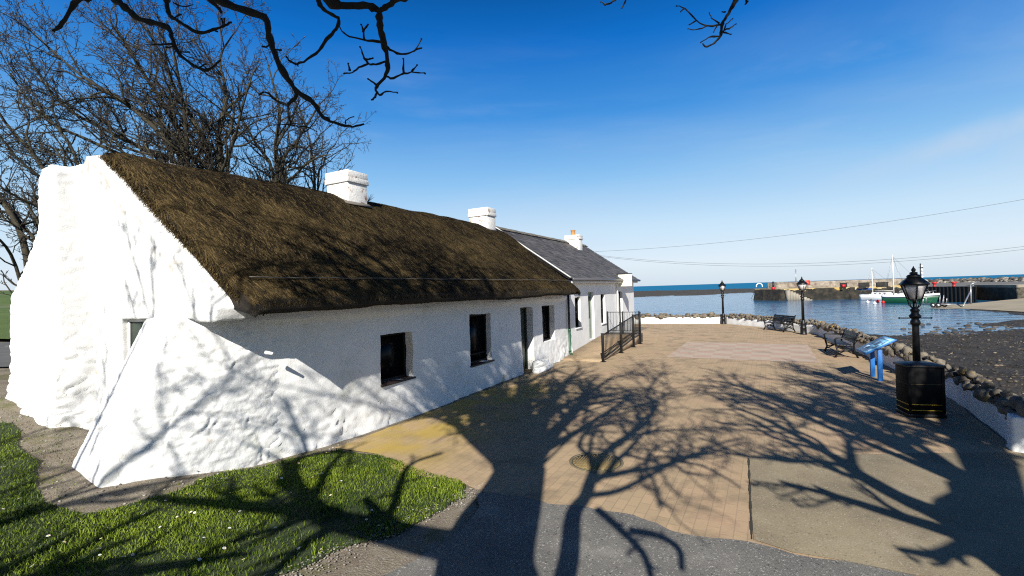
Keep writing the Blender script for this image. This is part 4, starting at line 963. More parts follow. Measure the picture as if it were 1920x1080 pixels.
# ------------------------------------------------------------------ lamp posts
def make_lamp():
    t = thing('lamp_post', (0, 0, 0), 'lamp', 'lamp post', 'black heritage lamp posts by the sea wall')
    m = MB(); m.lathe((0, 0, 0), [(.155, 0), (.155, .05), (.14, .07), (.135, .30), (.15, .33), (.125, .37), (.115, .52), (.125, .55), (.10, .60), (.075, .66), (.068, .70)], 16)
    m.build('base', M_BLACK, t, bevel=.004)
    m = MB(); m.lathe((0, 0, 0), [(.066, .69), (.056, 1.62), (.058, 1.66), (.078, 1.68), (.085, 1.71), (.075, 1.75), (.062, 1.77), (.062, 1.80), (.095, 1.82), (.10, 1.85), (.07, 1.88), (.060, 1.92), (.078, 1.94), (.078, 1.965), (.05, 1.99), (.034, 2.02), (.030, 2.16)], 18)
    m.build('column', M_BLACK, t, smooth=False)
    m = MB(); m.tube([(-.24, 0, 1.80), (.24, 0, 1.80)], .011, 8); m.ball((-.25, 0, 1.80), .018, sub=2, rough=0); m.ball((.25, 0, 1.80), .018, sub=2, rough=0); m.build('ladder_bar', M_BLACK, t)
    n6 = 6; rb, rt, zb_, zt_ = .115, .215, 2.17, 2.46
    ang = [PI / 6 + i * PI / 3 for i in range(6)]
    m = MB()
    for a in ang:
        m.tube([(.03 * math.cos(a), .03 * math.sin(a), 1.98), (.09 * math.cos(a), .09 * math.sin(a), 2.05), (rb * math.cos(a), rb * math.sin(a), 2.17)], .009, 6)
        m.tube([(rb * math.cos(a), rb * math.sin(a), zb_), (rt * math.cos(a), rt * math.sin(a), zt_)], .011, 6)
    for z, r in ((zb_, rb), (zt_, rt), (zb_ - .03, rb * .86)):
        m.tube([(r * math.cos(a), r * math.sin(a), z) for a in ang + [ang[0]]], .011, 6)
    lf = m.build('lantern_frame', M_BLACK, t)
    m = MB(); m.lathe((0, 0, 0), [(rb - .006, zb_ + .004), (rt - .008, zt_ - .004)], 6, rot=PI / 6); m.build('lantern_glass', M_GLAMP, lf)
    m = MB(); m.lathe((0, 0, 0), [(.245, 2.455), (.25, 2.475), (.20, 2.53), (.115, 2.60)], 6, rot=PI / 6)
    m.lathe((0, 0, 0), [(.10, 2.595), (.125, 2.612), (.105, 2.65), (.06, 2.67)], 12); m.lathe((0, 0, 0), [(.04, 2.665), (.07, 2.68), (.062, 2.705), (.03, 2.715), (.028, 2.73), (.042, 2.745), (.036, 2.765), (.014, 2.80), (.004, 2.83)], 12)
    m.build('lantern_roof', M_BLACK, t)
    return t
l0 = make_lamp(); l0.location = (13.53, 30.55, 0); l0.rotation_euler.z = .3
l0['label'] = 'black lamp post farthest away at the corner of the white wall'
l1 = copy_tree(l0); l1.location = (14.11, 23.1, 0); l1.rotation_euler.z = .9; l1['label'] = 'black lamp post between the far bench and the near bench'
l2 = copy_tree(l0); l2.location = (7.96, 9.40, 0); l2.rotation_euler.z = -.45; l2['label'] = 'black lamp post rising right behind the litter bin'

# ------------------------------------------------------------------ benches
def make_bench():
    t = thing('bench', (0, 0, 0), 'bench', 'bench', 'dark park benches along the sea wall')
    m = MB()
    for i in range(5): m.box((0, -.22 + i * .095, .43 - .006 * i), (1.75, .085, .035))
    m.build('seat', mat('bench_slats', (.012, .013, .015), .5, (.03, .03, .032), 9), t, bevel=.006)
    m = MB(); ba = math.radians(14); ax = ((1, 0, 0), (0, math.cos(ba), -math.sin(ba)), (0, math.sin(ba), math.cos(ba)))
    for i in range(4): m.box((0, .235 + .026 * (i + 1), .48 + .085 * (i + .5)), (1.75, .03, .08), ax)
    m.build('backrest', M_BLACK, t, bevel=.005)
    for sx_ in (-.82, .82):
        m = MB()
        m.tube([(sx_, -.30, 0), (sx_, -.22, .2), (sx_, -.27, .42)], .030, 6); m.tube([(sx_, .34, 0), (sx_, .24, .22), (sx_, .23, .44), (sx_, .30, .66), (sx_, .36, .82), (sx_, .41, .84)], .030, 6)
        m.tube([(sx_, -.27, .41), (sx_, .23, .39)], .026, 6); m.tube([(sx_, -.25, .12), (sx_, .24, .36)], .019, 6); m.tube([(sx_, .27, .12), (sx_, -.24, .36)], .019, 6)
        m.tube([(sx_, -.22, .2), (sx_, 0, .26), (sx_, .24, .2)], .019, 6)
        m.tube([(sx_, -.27, .42), (sx_, -.30, .62), (sx_, -.24, .65), (sx_, .27, .64)], .026, 6); m.lathe((sx_, -.30, 0), [(.04, 0), (.03, .02)], 8); m.lathe((sx_, .34, 0), [(.04, 0), (.03, .02)], 8)
        m.build('end_frame', M_BLACK, t)
    return t
b0 = make_bench(); b0.location = (14.08, 25.2, 0); b0.rotation_euler.z = math.radians(-86); b0['label'] = 'dark bench before the far wall, left of the middle lamp post'
b1 = copy_tree(b0); b1.location = (11.35, 16.55, 0); b1.rotation_euler.z = math.radians(-113); b1['label'] = 'dark slatted bench just beyond the blue information board'

# ------------------------------------------------------------------ information board
sg = thing('information_board', (9.40, 12.35, 0), 'sloping blue information board on two bright blue posts before the low wall', 'information board')
al = np.array([.39, .92, 0]); al /= np.linalg.norm(al); ac = np.array([al[1], -al[0], 0]); sc_ = np.array([9.40, 12.35, 0])
for sgn_ in (-1, 1):
    m = MB(); m.box(sc_ + al * sgn_ * .31 + np.array([0, 0, .40]), (.085, .10, .80), (al, ac, (0, 0, 1))); m.build('post', M_SIGNP, sg, bevel=.008)
tl = math.radians(30); fa = ac * math.cos(tl) + np.array([0, 0, math.sin(tl)]); fn = -ac * math.sin(tl) + np.array([0, 0, math.cos(tl)]); pc = sc_ + np.array([0, 0, .88])
m = MB(); m.box(pc, (.92, .74, .035), (al, fa, fn)); pnl = m.build('panel', M_SIGNP, sg, bevel=.006)
m = MB(); m.box(pc + fn * .020, (.87, .69, .006), (al, fa, fn)); m.build('panel_face', M_SIGNF, pnl)
m = MB()
for a_, f_, w_, h_ in ((.22, .08, .24, .16), (-.08, .06, .22, .18), (-.30, -.06, .14, .14), (.05, -.16, .2, .10)): m.box(pc + fn * .0255 + al * a_ + fa * f_, (w_, h_, .004), (al, fa, fn))
m.build('pictures', M_SIGND, pnl)
m = MB()
for a_, f_, w_, h_ in ((.20, -.17, .22, .16), (-.26, -.22, .2, .10), (-.33, .14, .12, .14), (0, .27, .7, .05)): m.box(pc + fn * .0255 + al * a_ + fa * f_, (w_, h_, .004), (al, fa, fn))
m.build('text_blocks', M_SIGNL, pnl)

# ------------------------------------------------------------------ litter bin
lbn = thing('litter_bin', (7.64, 8.98, 0), 'square black litter bin with thin yellow bands in front of the near lamp post', 'litter bin', rz=math.radians(-14.5))
ca, sa = math.cos(math.radians(-14.5)), math.sin(math.radians(-14.5)); bx = (np.array([ca, sa, 0]), np.array([-sa, ca, 0]), np.array([0, 0, 1.])); bc = np.array([7.64, 8.98, 0])
m = MB(); m.box(bc + (0, 0, .50), (.58, .44, .86), bx); M_BIN = mat('black_bin_panels', (.003, .003, .0035), .6, (.006, .006, .006), 5, spec=.12); m.build('body', M_BIN, lbn, bevel=.02)
m = MB(); m.box(bc + (0, 0, .035), (.60, .46, .07), bx); m.build('plinth', M_BLACK, lbn, bevel=.01)
m = MB()
hull(m, [bc + bx[0] * x * .31 + bx[1] * y * .24 + bx[2] * z for x in (-1, 1) for y in (-1, 1) for z in (.93, .97)] + [bc + bx[0] * x * .16 + bx[1] * y * .12 + bx[2] * 1.005 for x in (-1, 1) for y in (-1, 1)])
m.build('lid', M_BLACK, lbn, bevel=.008)
for z_, hh in ((.14, .014), (.245, .014), (.62, .007)):
    m = MB(); m.box(bc + (0, 0, z_), (.586, .446, hh), bx); m.build('band', M_YEL if z_ < .5 else mat('worn_yellow_band', (.10, .075, .02), .6), lbn)
m = MB()
for sx_ in (-1, 1): m.box(bc - bx[1] * .222 + bx[0] * sx_ * .265 + np.array([0, 0, .50]), (.05, .012, .84), bx); m.build('corner_trim', M_BIN, lbn, bevel=.004); m = MB()

# ------------------------------------------------------------------ manhole cover
mc = onz(1118, 867, 0)
mh_ = thing('manhole_cover', (mc[0], mc[1], .004), 'round ochre manhole cover set into the paving', 'manhole cover')
m = MB(); m.lathe((mc[0], mc[1], 0), [(.40, .0065), (.40, .012), (.36, .013), (.36, .0065)], 48); m.build('frame', mat('worn_iron_rim', (.13, .11, .07), .7, (.20, .17, .10), 12), mh_)
M_MAN = mat('ochre_iron', (.19, .135, .05), .7, (.27, .20, .09), 9, bump=.4, bscale=60)
m = MB(); m.lathe((mc[0], mc[1], 0), [(.352, .0065), (.352, .011)], 48)
for i in range(-8, 9):
    for j in range(-8, 9):
        x, y = i * .04 + (j % 2) * .02, j * .038
        if x * x + y * y < .30 ** 2: m.box((mc[0] + x, mc[1] + y, .0125), (.022, .012, .004), ((math.cos(i + j), math.sin(i + j), 0), (-math.sin(i + j), math.cos(i + j), 0), (0, 0, 1)))
for i in range(28):
    a = i * 2 * PI / 28; m.box((mc[0] + .328 * math.cos(a), mc[1] + .328 * math.sin(a), .0125), (.03, .025, .004), ((math.cos(a), math.sin(a), 0), (-math.sin(a), math.cos(a), 0), (0, 0, 1)))
m.build('cover', M_MAN, mh_)

# ------------------------------------------------------------------ daisies in the lawn
dz_ = []
for px in ((560, 870), (432, 884), (408, 890), (415, 898), (424, 897), (432, 925), (364, 884), (376, 898), (310, 932), (291, 931), (350, 921), (365, 963), (358, 961), (332, 970), (331, 973), (430, 992), (515, 992), (456, 1051), (382, 1010), (374, 1051), (249, 1042), (232, 1046), (189, 1008), (187, 1043), (185, 1030), (160, 1047), (90, 994), (4, 892), (34, 855), (573, 916), (586, 896), (598, 890), (604, 889), (612, 850), (672, 855), (697, 958), (687, 976), (746, 953), (710, 987), (815, 916), (725, 992), (516, 991), (582, 1012), (640, 903), (620, 930), (528, 898), (450, 960), (300, 990), (270, 960), (120, 1010), (60, 1060), (420, 1030), (560, 1030), (480, 1010), (545, 925)):
    p = onz(px[0], px[1], 0.06)
    z = float(ground_z(np.array([p[0]]), np.array([p[1]]))[0]) + .06; p = onz(px[0], px[1], z); z = float(ground_z(np.array([p[0]]), np.array([p[1]]))[0]) + .07
    dz_.append((p[0], p[1], z))
dm = MB()
for k in range(13):
    a = k * 2 * PI / 13; c, s = math.cos(a), math.sin(a); dm.add([(c * .004, s * .004, .002), (c * .016 - s * .004, s * .016 + c * .004, .004), (c * .019, s * .019, .005), (c * .016 + s * .004, s * .016 - c * .004, .004)], [(0, 1, 2, 3)])
nf = len(dm.f); dm.lathe((0, 0, 0), [(.006, .001), (.0065, .005), (.003, .008)], 8); nf2 = len(dm.f); dm.tube([(0, 0, 0), (.003, 0, -.05)], .0012, 4)
d0 = dm.build('daisy', M_DAISY); d0.data.materials.append(M_DAISYC); d0.data.materials.append(M_BLADE)
for i, p in enumerate(d0.data.polygons): p.material_index = 0 if i < nf else (1 if i < nf2 else 2)
tag(d0, 'small white daisy open in the short grass', 'daisy', 'daisies in the lawn')
for i, p in enumerate(dz_):
    o = d0 if i == 0 else d0.copy()
    if i: COL.objects.link(o)
    o.location = p; o.rotation_euler = (-r_.uniform(.05, .5), r_.uniform(-.3, .3), r_.uniform(0, 6)); sc = r_.uniform(.65, 1.05); o.scale = (sc, sc, sc)

# ------------------------------------------------------------------ far shore: reef, pier, quay, slip
def relief(name, front, back, z0, z1, m, nx=160, ny=24, amp=.35, seed=1, freq=.25):
    """a heap of weedy rock between a front and a back line, rising in the middle"""
    fr_ = np.array(front); bk = np.array(back); a = np.linspace(0, 1, nx)
    def samp(L, a):
        c = np.linspace(0, 1, len(L)); return np.stack([np.interp(a, c, L[:, i]) for i in (0, 1)], 1)
    F_, B_ = samp(fr_, a), samp(bk, a); V = []
    for j in range(ny):
        t = j / (ny - 1); q = F_ + (B_ - F_) * t; h = z0 + (z1 - z0) * math.sin(min(1, t * 1.6) * PI / 2) ** .7 * (1 if t < .9 else .6)
        P3 = np.c_[q, np.zeros(nx)]
        z = h + amp * fbm(P3, freq, 4, seed) * min(1, t * 5) + amp * .6 * ridged(P3, freq * 3, 2, seed + 5) * min(1, t * 5)
        V.append(np.c_[q, z])
    mb = MB(); mb.add(np.concatenate(V), [(j * nx + i, j * nx + i + 1, (j + 1) * nx + i + 1, (j + 1) * nx + i) for j in range(ny - 1) for i in range(nx - 1)])
    return mb.build(name, m)
o = relief('reef', [onz(x, y, SEA)[:2] for x, y in ((1150, 561), (1210, 558), (1250, 556.5), (1300, 555), (1350, 552.5), (1385, 550.5), (1425, 550))], [onz(x, y, SEA)[:2] for x, y in ((1150, 547.5), (1250, 546), (1350, 543.5), (1440, 541.5))], SEA - .2, SEA + .55, M_ROCKD, 220, 30, .30, 5, .08)
tag(o, kind='structure')
PZ = 1.0
pe = [onz(1412, 563, SEA)[:2], onz(1460, 564, SEA)[:2], onz(1540, 562.5, SEA)[:2], onz(1620, 560, SEA)[:2], onz(1700, 557, SEA)[:2], onz(1742, 556, SEA)[:2]]
pe = np.array(pe)
pier = thing('pier', (pe[0][0], pe[0][1], SEA), 'weed dark stone pier with yellow lichened top across the harbour', 'pier')
inw = np.array([.42, .91])
def strip(line_a, za, line_b, zb, mb, nseg=8):
    A_, B_ = np.array(line_a), np.array(line_b); n = len(A_)
    mb.add(np.concatenate([np.c_[A_, np.full(n, za)], np.c_[B_, np.full(n, zb)]]), [(i, i + 1, n + i + 1, n + i) for i in range(n - 1)])
def resample(L, k): c = np.linspace(0, 1, len(L)); a = np.linspace(0, 1, k); return np.stack([np.interp(a, c, np.array(L)[:, i]) for i in (0, 1)], 1)
pl = resample(pe, 120); top_e = pl + inw * .9
pw = MB(); rows = 12; V = []
endl = np.array([pl[0] + inw * 9.0 + np.array([-1.2, 0]), ])
full = np.concatenate([resample([pl[0] + inw * 10 + np.array([.3, 0]), pl[0]], 30)[:-1], pl]); fulltop = np.concatenate([resample([pl[0] + inw * 10 + np.array([2.2, 0]), top_e[0] + np.array([1.0, 0])], 30)[:-1], top_e + np.array([.6, 0])])
for j in range(rows):
    t = j / (rows - 1); q = full + (fulltop - full) * t; z = SEA - .4 + (PZ + .4 - SEA) * t; P3 = np.c_[q, np.full(len(q), z)]
    q = q - inw * (.22 * fbm(P3, .9, 3, 71))[:, None] * (1 if j < rows - 1 else .2); V.append(np.c_[q, np.full(len(q), z)])
nq = len(full); pw.add(np.concatenate(V), [(j * nq + i, j * nq + i + 1, (j + 1) * nq + i + 1, (j + 1) * nq + i) for j in range(rows - 1) for i in range(nq - 1)])
pw.build('weedy_face', M_PIERW, pier)
lt = MB(); rimf = fulltop[29:]
strip(rimf - inw * .12, PZ - .62, rimf - inw * .05, PZ + .03, lt); strip(rimf - inw * .05, PZ + .03, rimf + inw * .6, PZ + .03, lt); lt.build('lichened_rim', M_PIERT, pier)
dk = MB(); strip(rimf + inw * .6, PZ, rimf + inw * 11, PZ + .02, dk); dk.build('deck', M_QUAYT, pier)
pp = MB(); pl2 = resample([onz(1450, 540, PZ)[:2] + inw * 1.5, onz(1560, 539.5, PZ)[:2], onz(1700, 536, PZ)[:2], onz(1760, 534, PZ)[:2]], 90)
# parapet behind the deck: rough stone wall
pb_ = rimf[int(len(rimf) * .13):] + inw * 9.0; n = len(pb_)
V = np.concatenate([np.c_[pb_ + inw * .25 * (j / 6) - inw * (.12 * fbm(np.c_[pb_, np.full(n, j)], .8, 3, 5))[:, None], np.full(n, PZ + 1.45 * j / 6) + (.10 * fbm(np.c_[pb_, np.zeros(n)], .5, 3, 9) if j == 6 else 0)] for j in range(7)] + [np.c_[pb_ + inw * 1.6, np.full(n, PZ + 1.5)], np.c_[pb_ + inw * 1.7, np.full(n, SEA - .5)]])
pp = MB(); pp.add(V, [(j * n + i, j * n + i + 1, (j + 1) * n + i + 1, (j + 1) * n + i) for j in range(8) for i in range(n - 1)] + [tuple(j * n for j in range(9))[::-1]])
pp.build('parapet', M_PARAPET, pier)
st = MB(); sdir_ = (pl[70] - pl[30]) / np.linalg.norm(pl[70] - pl[30]); s0 = onz(1476, 563.5, SEA)[:2]
for i in range(9):
    c = s0 + sdir_ * (.55 * i) - inw * .55; st.box((c[0], c[1], SEA - .3 + (2.6 - i * .27) / 2), (.57, 1.9, 2.6 - i * .27), (np.array([*sdir_, 0]), np.array([-sdir_[1], sdir_[0], 0]), (0, 0, 1)))
st.build('steps', M_QUAYT, pier)

q0, q1 = onz(1736, 566, SEA)[:2], onz(1829, 567.5, SEA)[:2]
q0 = q0 + inw * 4
quay = thing('quay', (q0[0], q0[1], SEA), 'dark sheet piled quay wall with asphalt top beside the slipway', 'quay')
qe = [q0, q1, onz(1836, 562, SEA)[:2] + inw * 1.0, onz(1925, 560, SEA + .5)[:2] + inw * 2, onz(2080, 553, SEA + .6)[:2]]
ql = resample([q0, q1], 60); qr = np.array([-(q1 - q0)[1], (q1 - q0)[0]]); qr = qr / np.linalg.norm(qr)
m = MB(); zig = np.array([qr * (.16 if (i // 2) % 2 else 0) for i in range(60)]); strip(ql - zig * np.sign(qr[1]), SEA - .6, ql - zig * np.sign(qr[1]), .95, m)
m.add([(*q1, SEA - .6), (*qe[2], SEA - .6), (*qe[2], .95), (*q1, .95)], [(0, 1, 2, 3)])
m.build('piling', M_STEEL, quay)
m = MB(); rs = resample(qe[2:], 60); strip(rs, SEA - .3, rs + inw * .5, .55, m); m.build('stone_wall', mat('quay_stone', (.035, .030, .022), .9, (.13, .11, .08), 1.4, bump=1, bscale=3, bdist=.25), quay)
m = MB(); strip(rs + inw * .3, .55, rs + inw * .4, .98, m); strip(rs + inw * .4, .98, rs + inw * 5, 1.0, m); m.build('concrete_edge', M_QUAYT, quay)
m = MB(); back_l = np.array([onz(1728, 531.5, 1.0)[:2], onz(1840, 529, 1.0)[:2], onz(1930, 527.5, 1.0)[:2], onz(2100, 524, 1.0)[:2]])
frl = np.concatenate([resample([q0, q1], 10), rs + inw * 4.9]); strip(frl, .952, resample(back_l, len(frl)), 1.02, m); m.build('asphalt_deck', M_QROAD, quay)
for fx_x in (1768, 1781):
    p = onz(fx_x, 552, 0.0)
    pr_ = q0 + (q1 - q0) * np.clip(((p[:2] - q0) @ (q1 - q0)) / ((q1 - q0) @ (q1 - q0)), 0.02, .98)
    lm = MB()
    for s_ in (-.2, .2):
        a = pr_ + (q1 - q0) / np.linalg.norm(q1 - q0) * s_ - qr * .3 * np.sign(qr[1]); lm.tube([(*a, SEA), (*a, 1.0)], .03, 5)
    for z_ in np.arange(SEA + .2, 1.0, .3):
        a = pr_ - qr * .3 * np.sign(qr[1]); e_ = (q1 - q0) / np.linalg.norm(q1 - q0) * .2; lm.tube([(*(a - e_), z_), (*(a + e_), z_)], .02, 4)
    lm.build('ladder', mat('rusty_ladder', (.13, .11, .09), .7), quay)
# slipway and the dark sand beside it
def patch(name, lower, upper, m, k=60, rows=6, amp=.05, seed=3):
    A_ = np.array([onz(x, y, z) for x, y, z in lower]); B_ = np.array([onz(x, y, z) for x, y, z in upper])
    def rs3(L): c = np.linspace(0, 1, len(L)); a = np.linspace(0, 1, k); return np.stack([np.interp(a, c, L[:, i]) for i in range(3)], 1)
    A_, B_ = rs3(A_), rs3(B_); mb = MB(); V = []
    for j in range(rows):
        q = A_ + (B_ - A_) * j / (rows - 1); q[:, 2] += amp * fbm(q, .5, 3, seed); V.append(q)
    mb.add(np.concatenate(V), [(j * k + i, j * k + i + 1, (j + 1) * k + i + 1, (j + 1) * k + i) for j in range(rows - 1) for i in range(k - 1)])
    return tag(mb.build(name, m), kind='structure')
patch('slipway', [(1740, 579, SEA - .02), (1800, 578.5, SEA + .03), (1860, 581, SEA + .10), (1925, 585, SEA + .16), (2080, 592, SEA + .2)], [(1752, 574, SEA + .05), (1800, 571, SEA + .25), (1850, 566, SEA + .45), (1925, 558.5, SEA + .75), (2080, 548, SEA + 1.0)], M_SAND, amp=.012)
patch('dark_sand', [(1770, 580, SEA - .05), (1830, 586, SEA - .03), (1880, 588, SEA - .02), (1925, 592, SEA), (2080, 600, SEA)], [(1776, 578, SEA - .02), (1830, 578, SEA + .06), (1870, 580, SEA + .10), (1925, 583, SEA + .14), (2080, 590, SEA + .16)], M_SHORE, amp=.05)
# rock armour of the breakwater
ar = MB(); ra_ = random.Random(31)
for i in range(900):
    x = ra_.uniform(1726, 2090); t = ra_.random()
    base = onz(x, np.interp(x, [1728, 1840, 1930, 2100], [531.5, 529, 527.5, 524]), 1.0)[:2]
    p = base + inw * (t * 6.5); z = .6 + .85 * math.sin(min(1, t * 1.5) * PI / 2) + ra_.uniform(-.3, .2)
    ar.ball((p[0], p[1], z), ra_.uniform(.4, .8), (1, ra_.uniform(.7, 1), ra_.uniform(.6, .9)), i, .3, 1, ra_.random() ** 1.6)
    if t < .2: continue
tag(ar.build('rock_armour', M_ARMOUR, tint=True), 'heap of dark armour rocks along the outer breakwater behind the quay', 'breakwater', kind='stuff')
# dark low boxes standing against the parapet, pale hoop, red things, poles
for k, (x, lab) in enumerate(((1582, 'dark box with a red top low against the pier parapet'), (1620, 'plain dark box against the pier parapet, nearest to the shorter mast'), (1654, 'long dark box against the pier parapet between the two masts'))):
    c = onz(x, 538.5, PZ)[:2]; m = MB(); m.box((*c, PZ + .45), (1.9 if k else 1.3, .7, .85), (np.array([*sdir_, 0]), np.array([*inw, 0]), (0, 0, 1))); m.box((*c, PZ + .9), (2.1 if k else 1.5, .9, .08), (np.array([*sdir_, 0]), np.array([*inw, 0]), (0, 0, 1)))
    o = m.build('storage_box', M_STEEL, bevel=.04); tag(o, lab, 'box', 'boxes along the pier parapet')
    if k == 0:
        m = MB(); m.box((c[0] - .6, c[1] - .8, PZ + .3), (.6, .5, .6)); m.build('red_lid', M_RED, o)
hp = onz(1424, 541.5, PZ)[:2] + inw * .3
ld = thing('ladder', (*hp, PZ), 'pale hoop topped ladder on the end of the stone pier', 'ladder')
m = MB(); sd3 = np.array([*sdir_, 0]); cz = PZ + .65; h3 = np.array([*hp, 0])
m.tube([h3 + sd3 * .72 * math.cos(a) + np.array([0, 0, cz + .7 * math.sin(a)]) for a in np.linspace(-.3, PI + .3, 16)], .13, 6); m.build('hoop', M_BOATW, ld)
m = MB()
for s_ in (-.55, .2): m.tube([h3 + sd3 * (s_ - .2) + np.array([0, 0, PZ + .2]), h3 + sd3 * (s_ - 1.5) - np.array([inw[0], inw[1], 0]) * 1.2 + np.array([0, 0, SEA + .2])], .05, 5)
m.build('rails', M_GALV, ld)
def pole(name, x, ytop, ybase, z, r, label, cat, extra=None):
    p = onz(x, ybase, z); dist = p[1]; tp = aty(x - 2, ytop, dist); t = thing(name, p, label, cat)
    m = MB(); m.tube([p, (p[0], p[1], tp[2])], [r, r * .6], 8); m.build('mast', M_GALV if not extra else M_BLACK, t, smooth=True); return t, p, tp[2]
t, p, zt_ = pole('beacon_pole', 1493, 505, 540, PZ, .17, 'slim grey pole on the pier behind the middle lamp post', 'pole')
m = MB(); m.lathe((p[0], p[1], PZ), [(.25, 0), (.22, .3), (.12, .35)], 10); m.build('base', M_GALV, t); m = MB(); m.tube([(p[0] - .3, p[1], zt_ - .4), (p[0] + .3, p[1], zt_ - .4)], .04, 6); m.build('arm', M_GALV, t)
t, p, zt_ = pole('instrument_pole', 1727, 494, 537, PZ, .14, 'dark pole carrying small white instruments on the quay right of the near lantern', 'pole', True)
m = MB()
for k in range(4): m.box((p[0] + .12, p[1] - .12, zt_ - .5 - k * .62), (.28, .25, .3))
m.build('instruments', M_BOATW, t, bevel=.03); m = MB(); m.tube([(p[0] - .35, p[1], zt_ - .75), (p[0] + .35, p[1], zt_ - .75)], .035, 6); m.ball((p[0] + .35, p[1], zt_ - .7), .12, sub=2, rough=0); m.build('cross_arm', M_BLACK, t)
for k, (x, lab) in enumerate(((1735, 'red bollard on the quay edge close to the near lantern'), (1762, 'red bollard in the middle of the dark quay edge'), (1796, 'red bollard nearest the slipway end of the quay'))):
    p = q0 + (q1 - q0) * (.04, .36, .70)[k] + inw * .7; o = None; m = MB(); m.lathe((*p, .95), [(.26, 0), (.22, .08), (.20, .45), (.36, .58), (.38, .70), (.30, .78), (.05, .80)], 14); o = m.build('bollard', M_RED, smooth=True); tag(o, lab, 'bollard', 'red bollards on the quay')
p = onz(1515, 540, PZ); lbx = thing('lifebuoy_stand', p, 'small red lifebuoy board on the pier beside the middle lamp', 'lifebuoy')
m = MB(); m.tube([p, p + np.array([0, 0, 1.0])], .06, 6); m.build('post', M_STEEL, lbx)
m = MB(); m.box(p + np.array([0, 0, 1.25]), (1.0, .12, 1.1)); bd = m.build('board', mat('pale_red_board', (.62, .13, .09), .6), lbx)
m = MB(); m.tube([p + np.array([.34 * math.cos(a), -.10, 1.25 + .34 * math.sin(a)]) for a in np.linspace(0, 2 * PI, 20)], .075, 6, cap=False); m.build('lifebuoy', M_RED, bd)
p = onz(1450, 543, PZ); nb_ = thing('marker_post', p, 'short black post with red foot at the end of the pier parapet', 'post')
m = MB(); m.tube([p, p + np.array([0, 0, 1.7])], .16, 8); m.build('shaft', M_BLACK, nb_); m = MB(); m.lathe(p, [(.35, 0), (.3, .5), (.2, .55)], 10); m.build('foot', M_RED, nb_)

# ------------------------------------------------------------------ boats
def hull_mesh(mb, L, beam, free, rake=.10, stern=.62, draft=.35, n=18, z_split=None):
    prof = []
    for i in range(n):
        t = i / (n - 1)                                        # 0 stern .. 1 bow
        b = beam / 2 * (stern + (1 - stern) * math.sin(min(1, t / .45) * PI / 2)) * (1 - max(0, (t - .45) / .55) ** 2.2)
        sh = free * (1 + .32 * t ** 2 + .10 * (1 - t) ** 2); x = (t - .5) * L
        prof.append([(x + rake * L * t ** 3 * k, b * w, z) for k, w, z in ((0, .0, -draft), (.2, .55, -draft * .6), (.45, .86, .08), (.75, .97, sh * .55), (1, 1.0, sh))])
    k = 5; V, F = [], []
    for s in (1, -1):
        o = len(V)
        for st_ in prof:
            for x, y, z in st_: V.append((x, y * s, z))
        for i in range(n - 1):
            for j in range(k - 1):
                q = (o + i * k + j, o + (i + 1) * k + j, o + (i + 1) * k + j + 1, o + i * k + j + 1); F.append(q if s > 0 else q[::-1])
    h = n * k
    for i in range(n - 1): F.append((i * k + 4, (i + 1) * k + 4, h + (i + 1) * k + 4, h + i * k + 4))
    F.append(tuple(range(k)) + tuple(h + j for j in range(k - 1, -1, -1)))
    mb.add(V, F); return prof
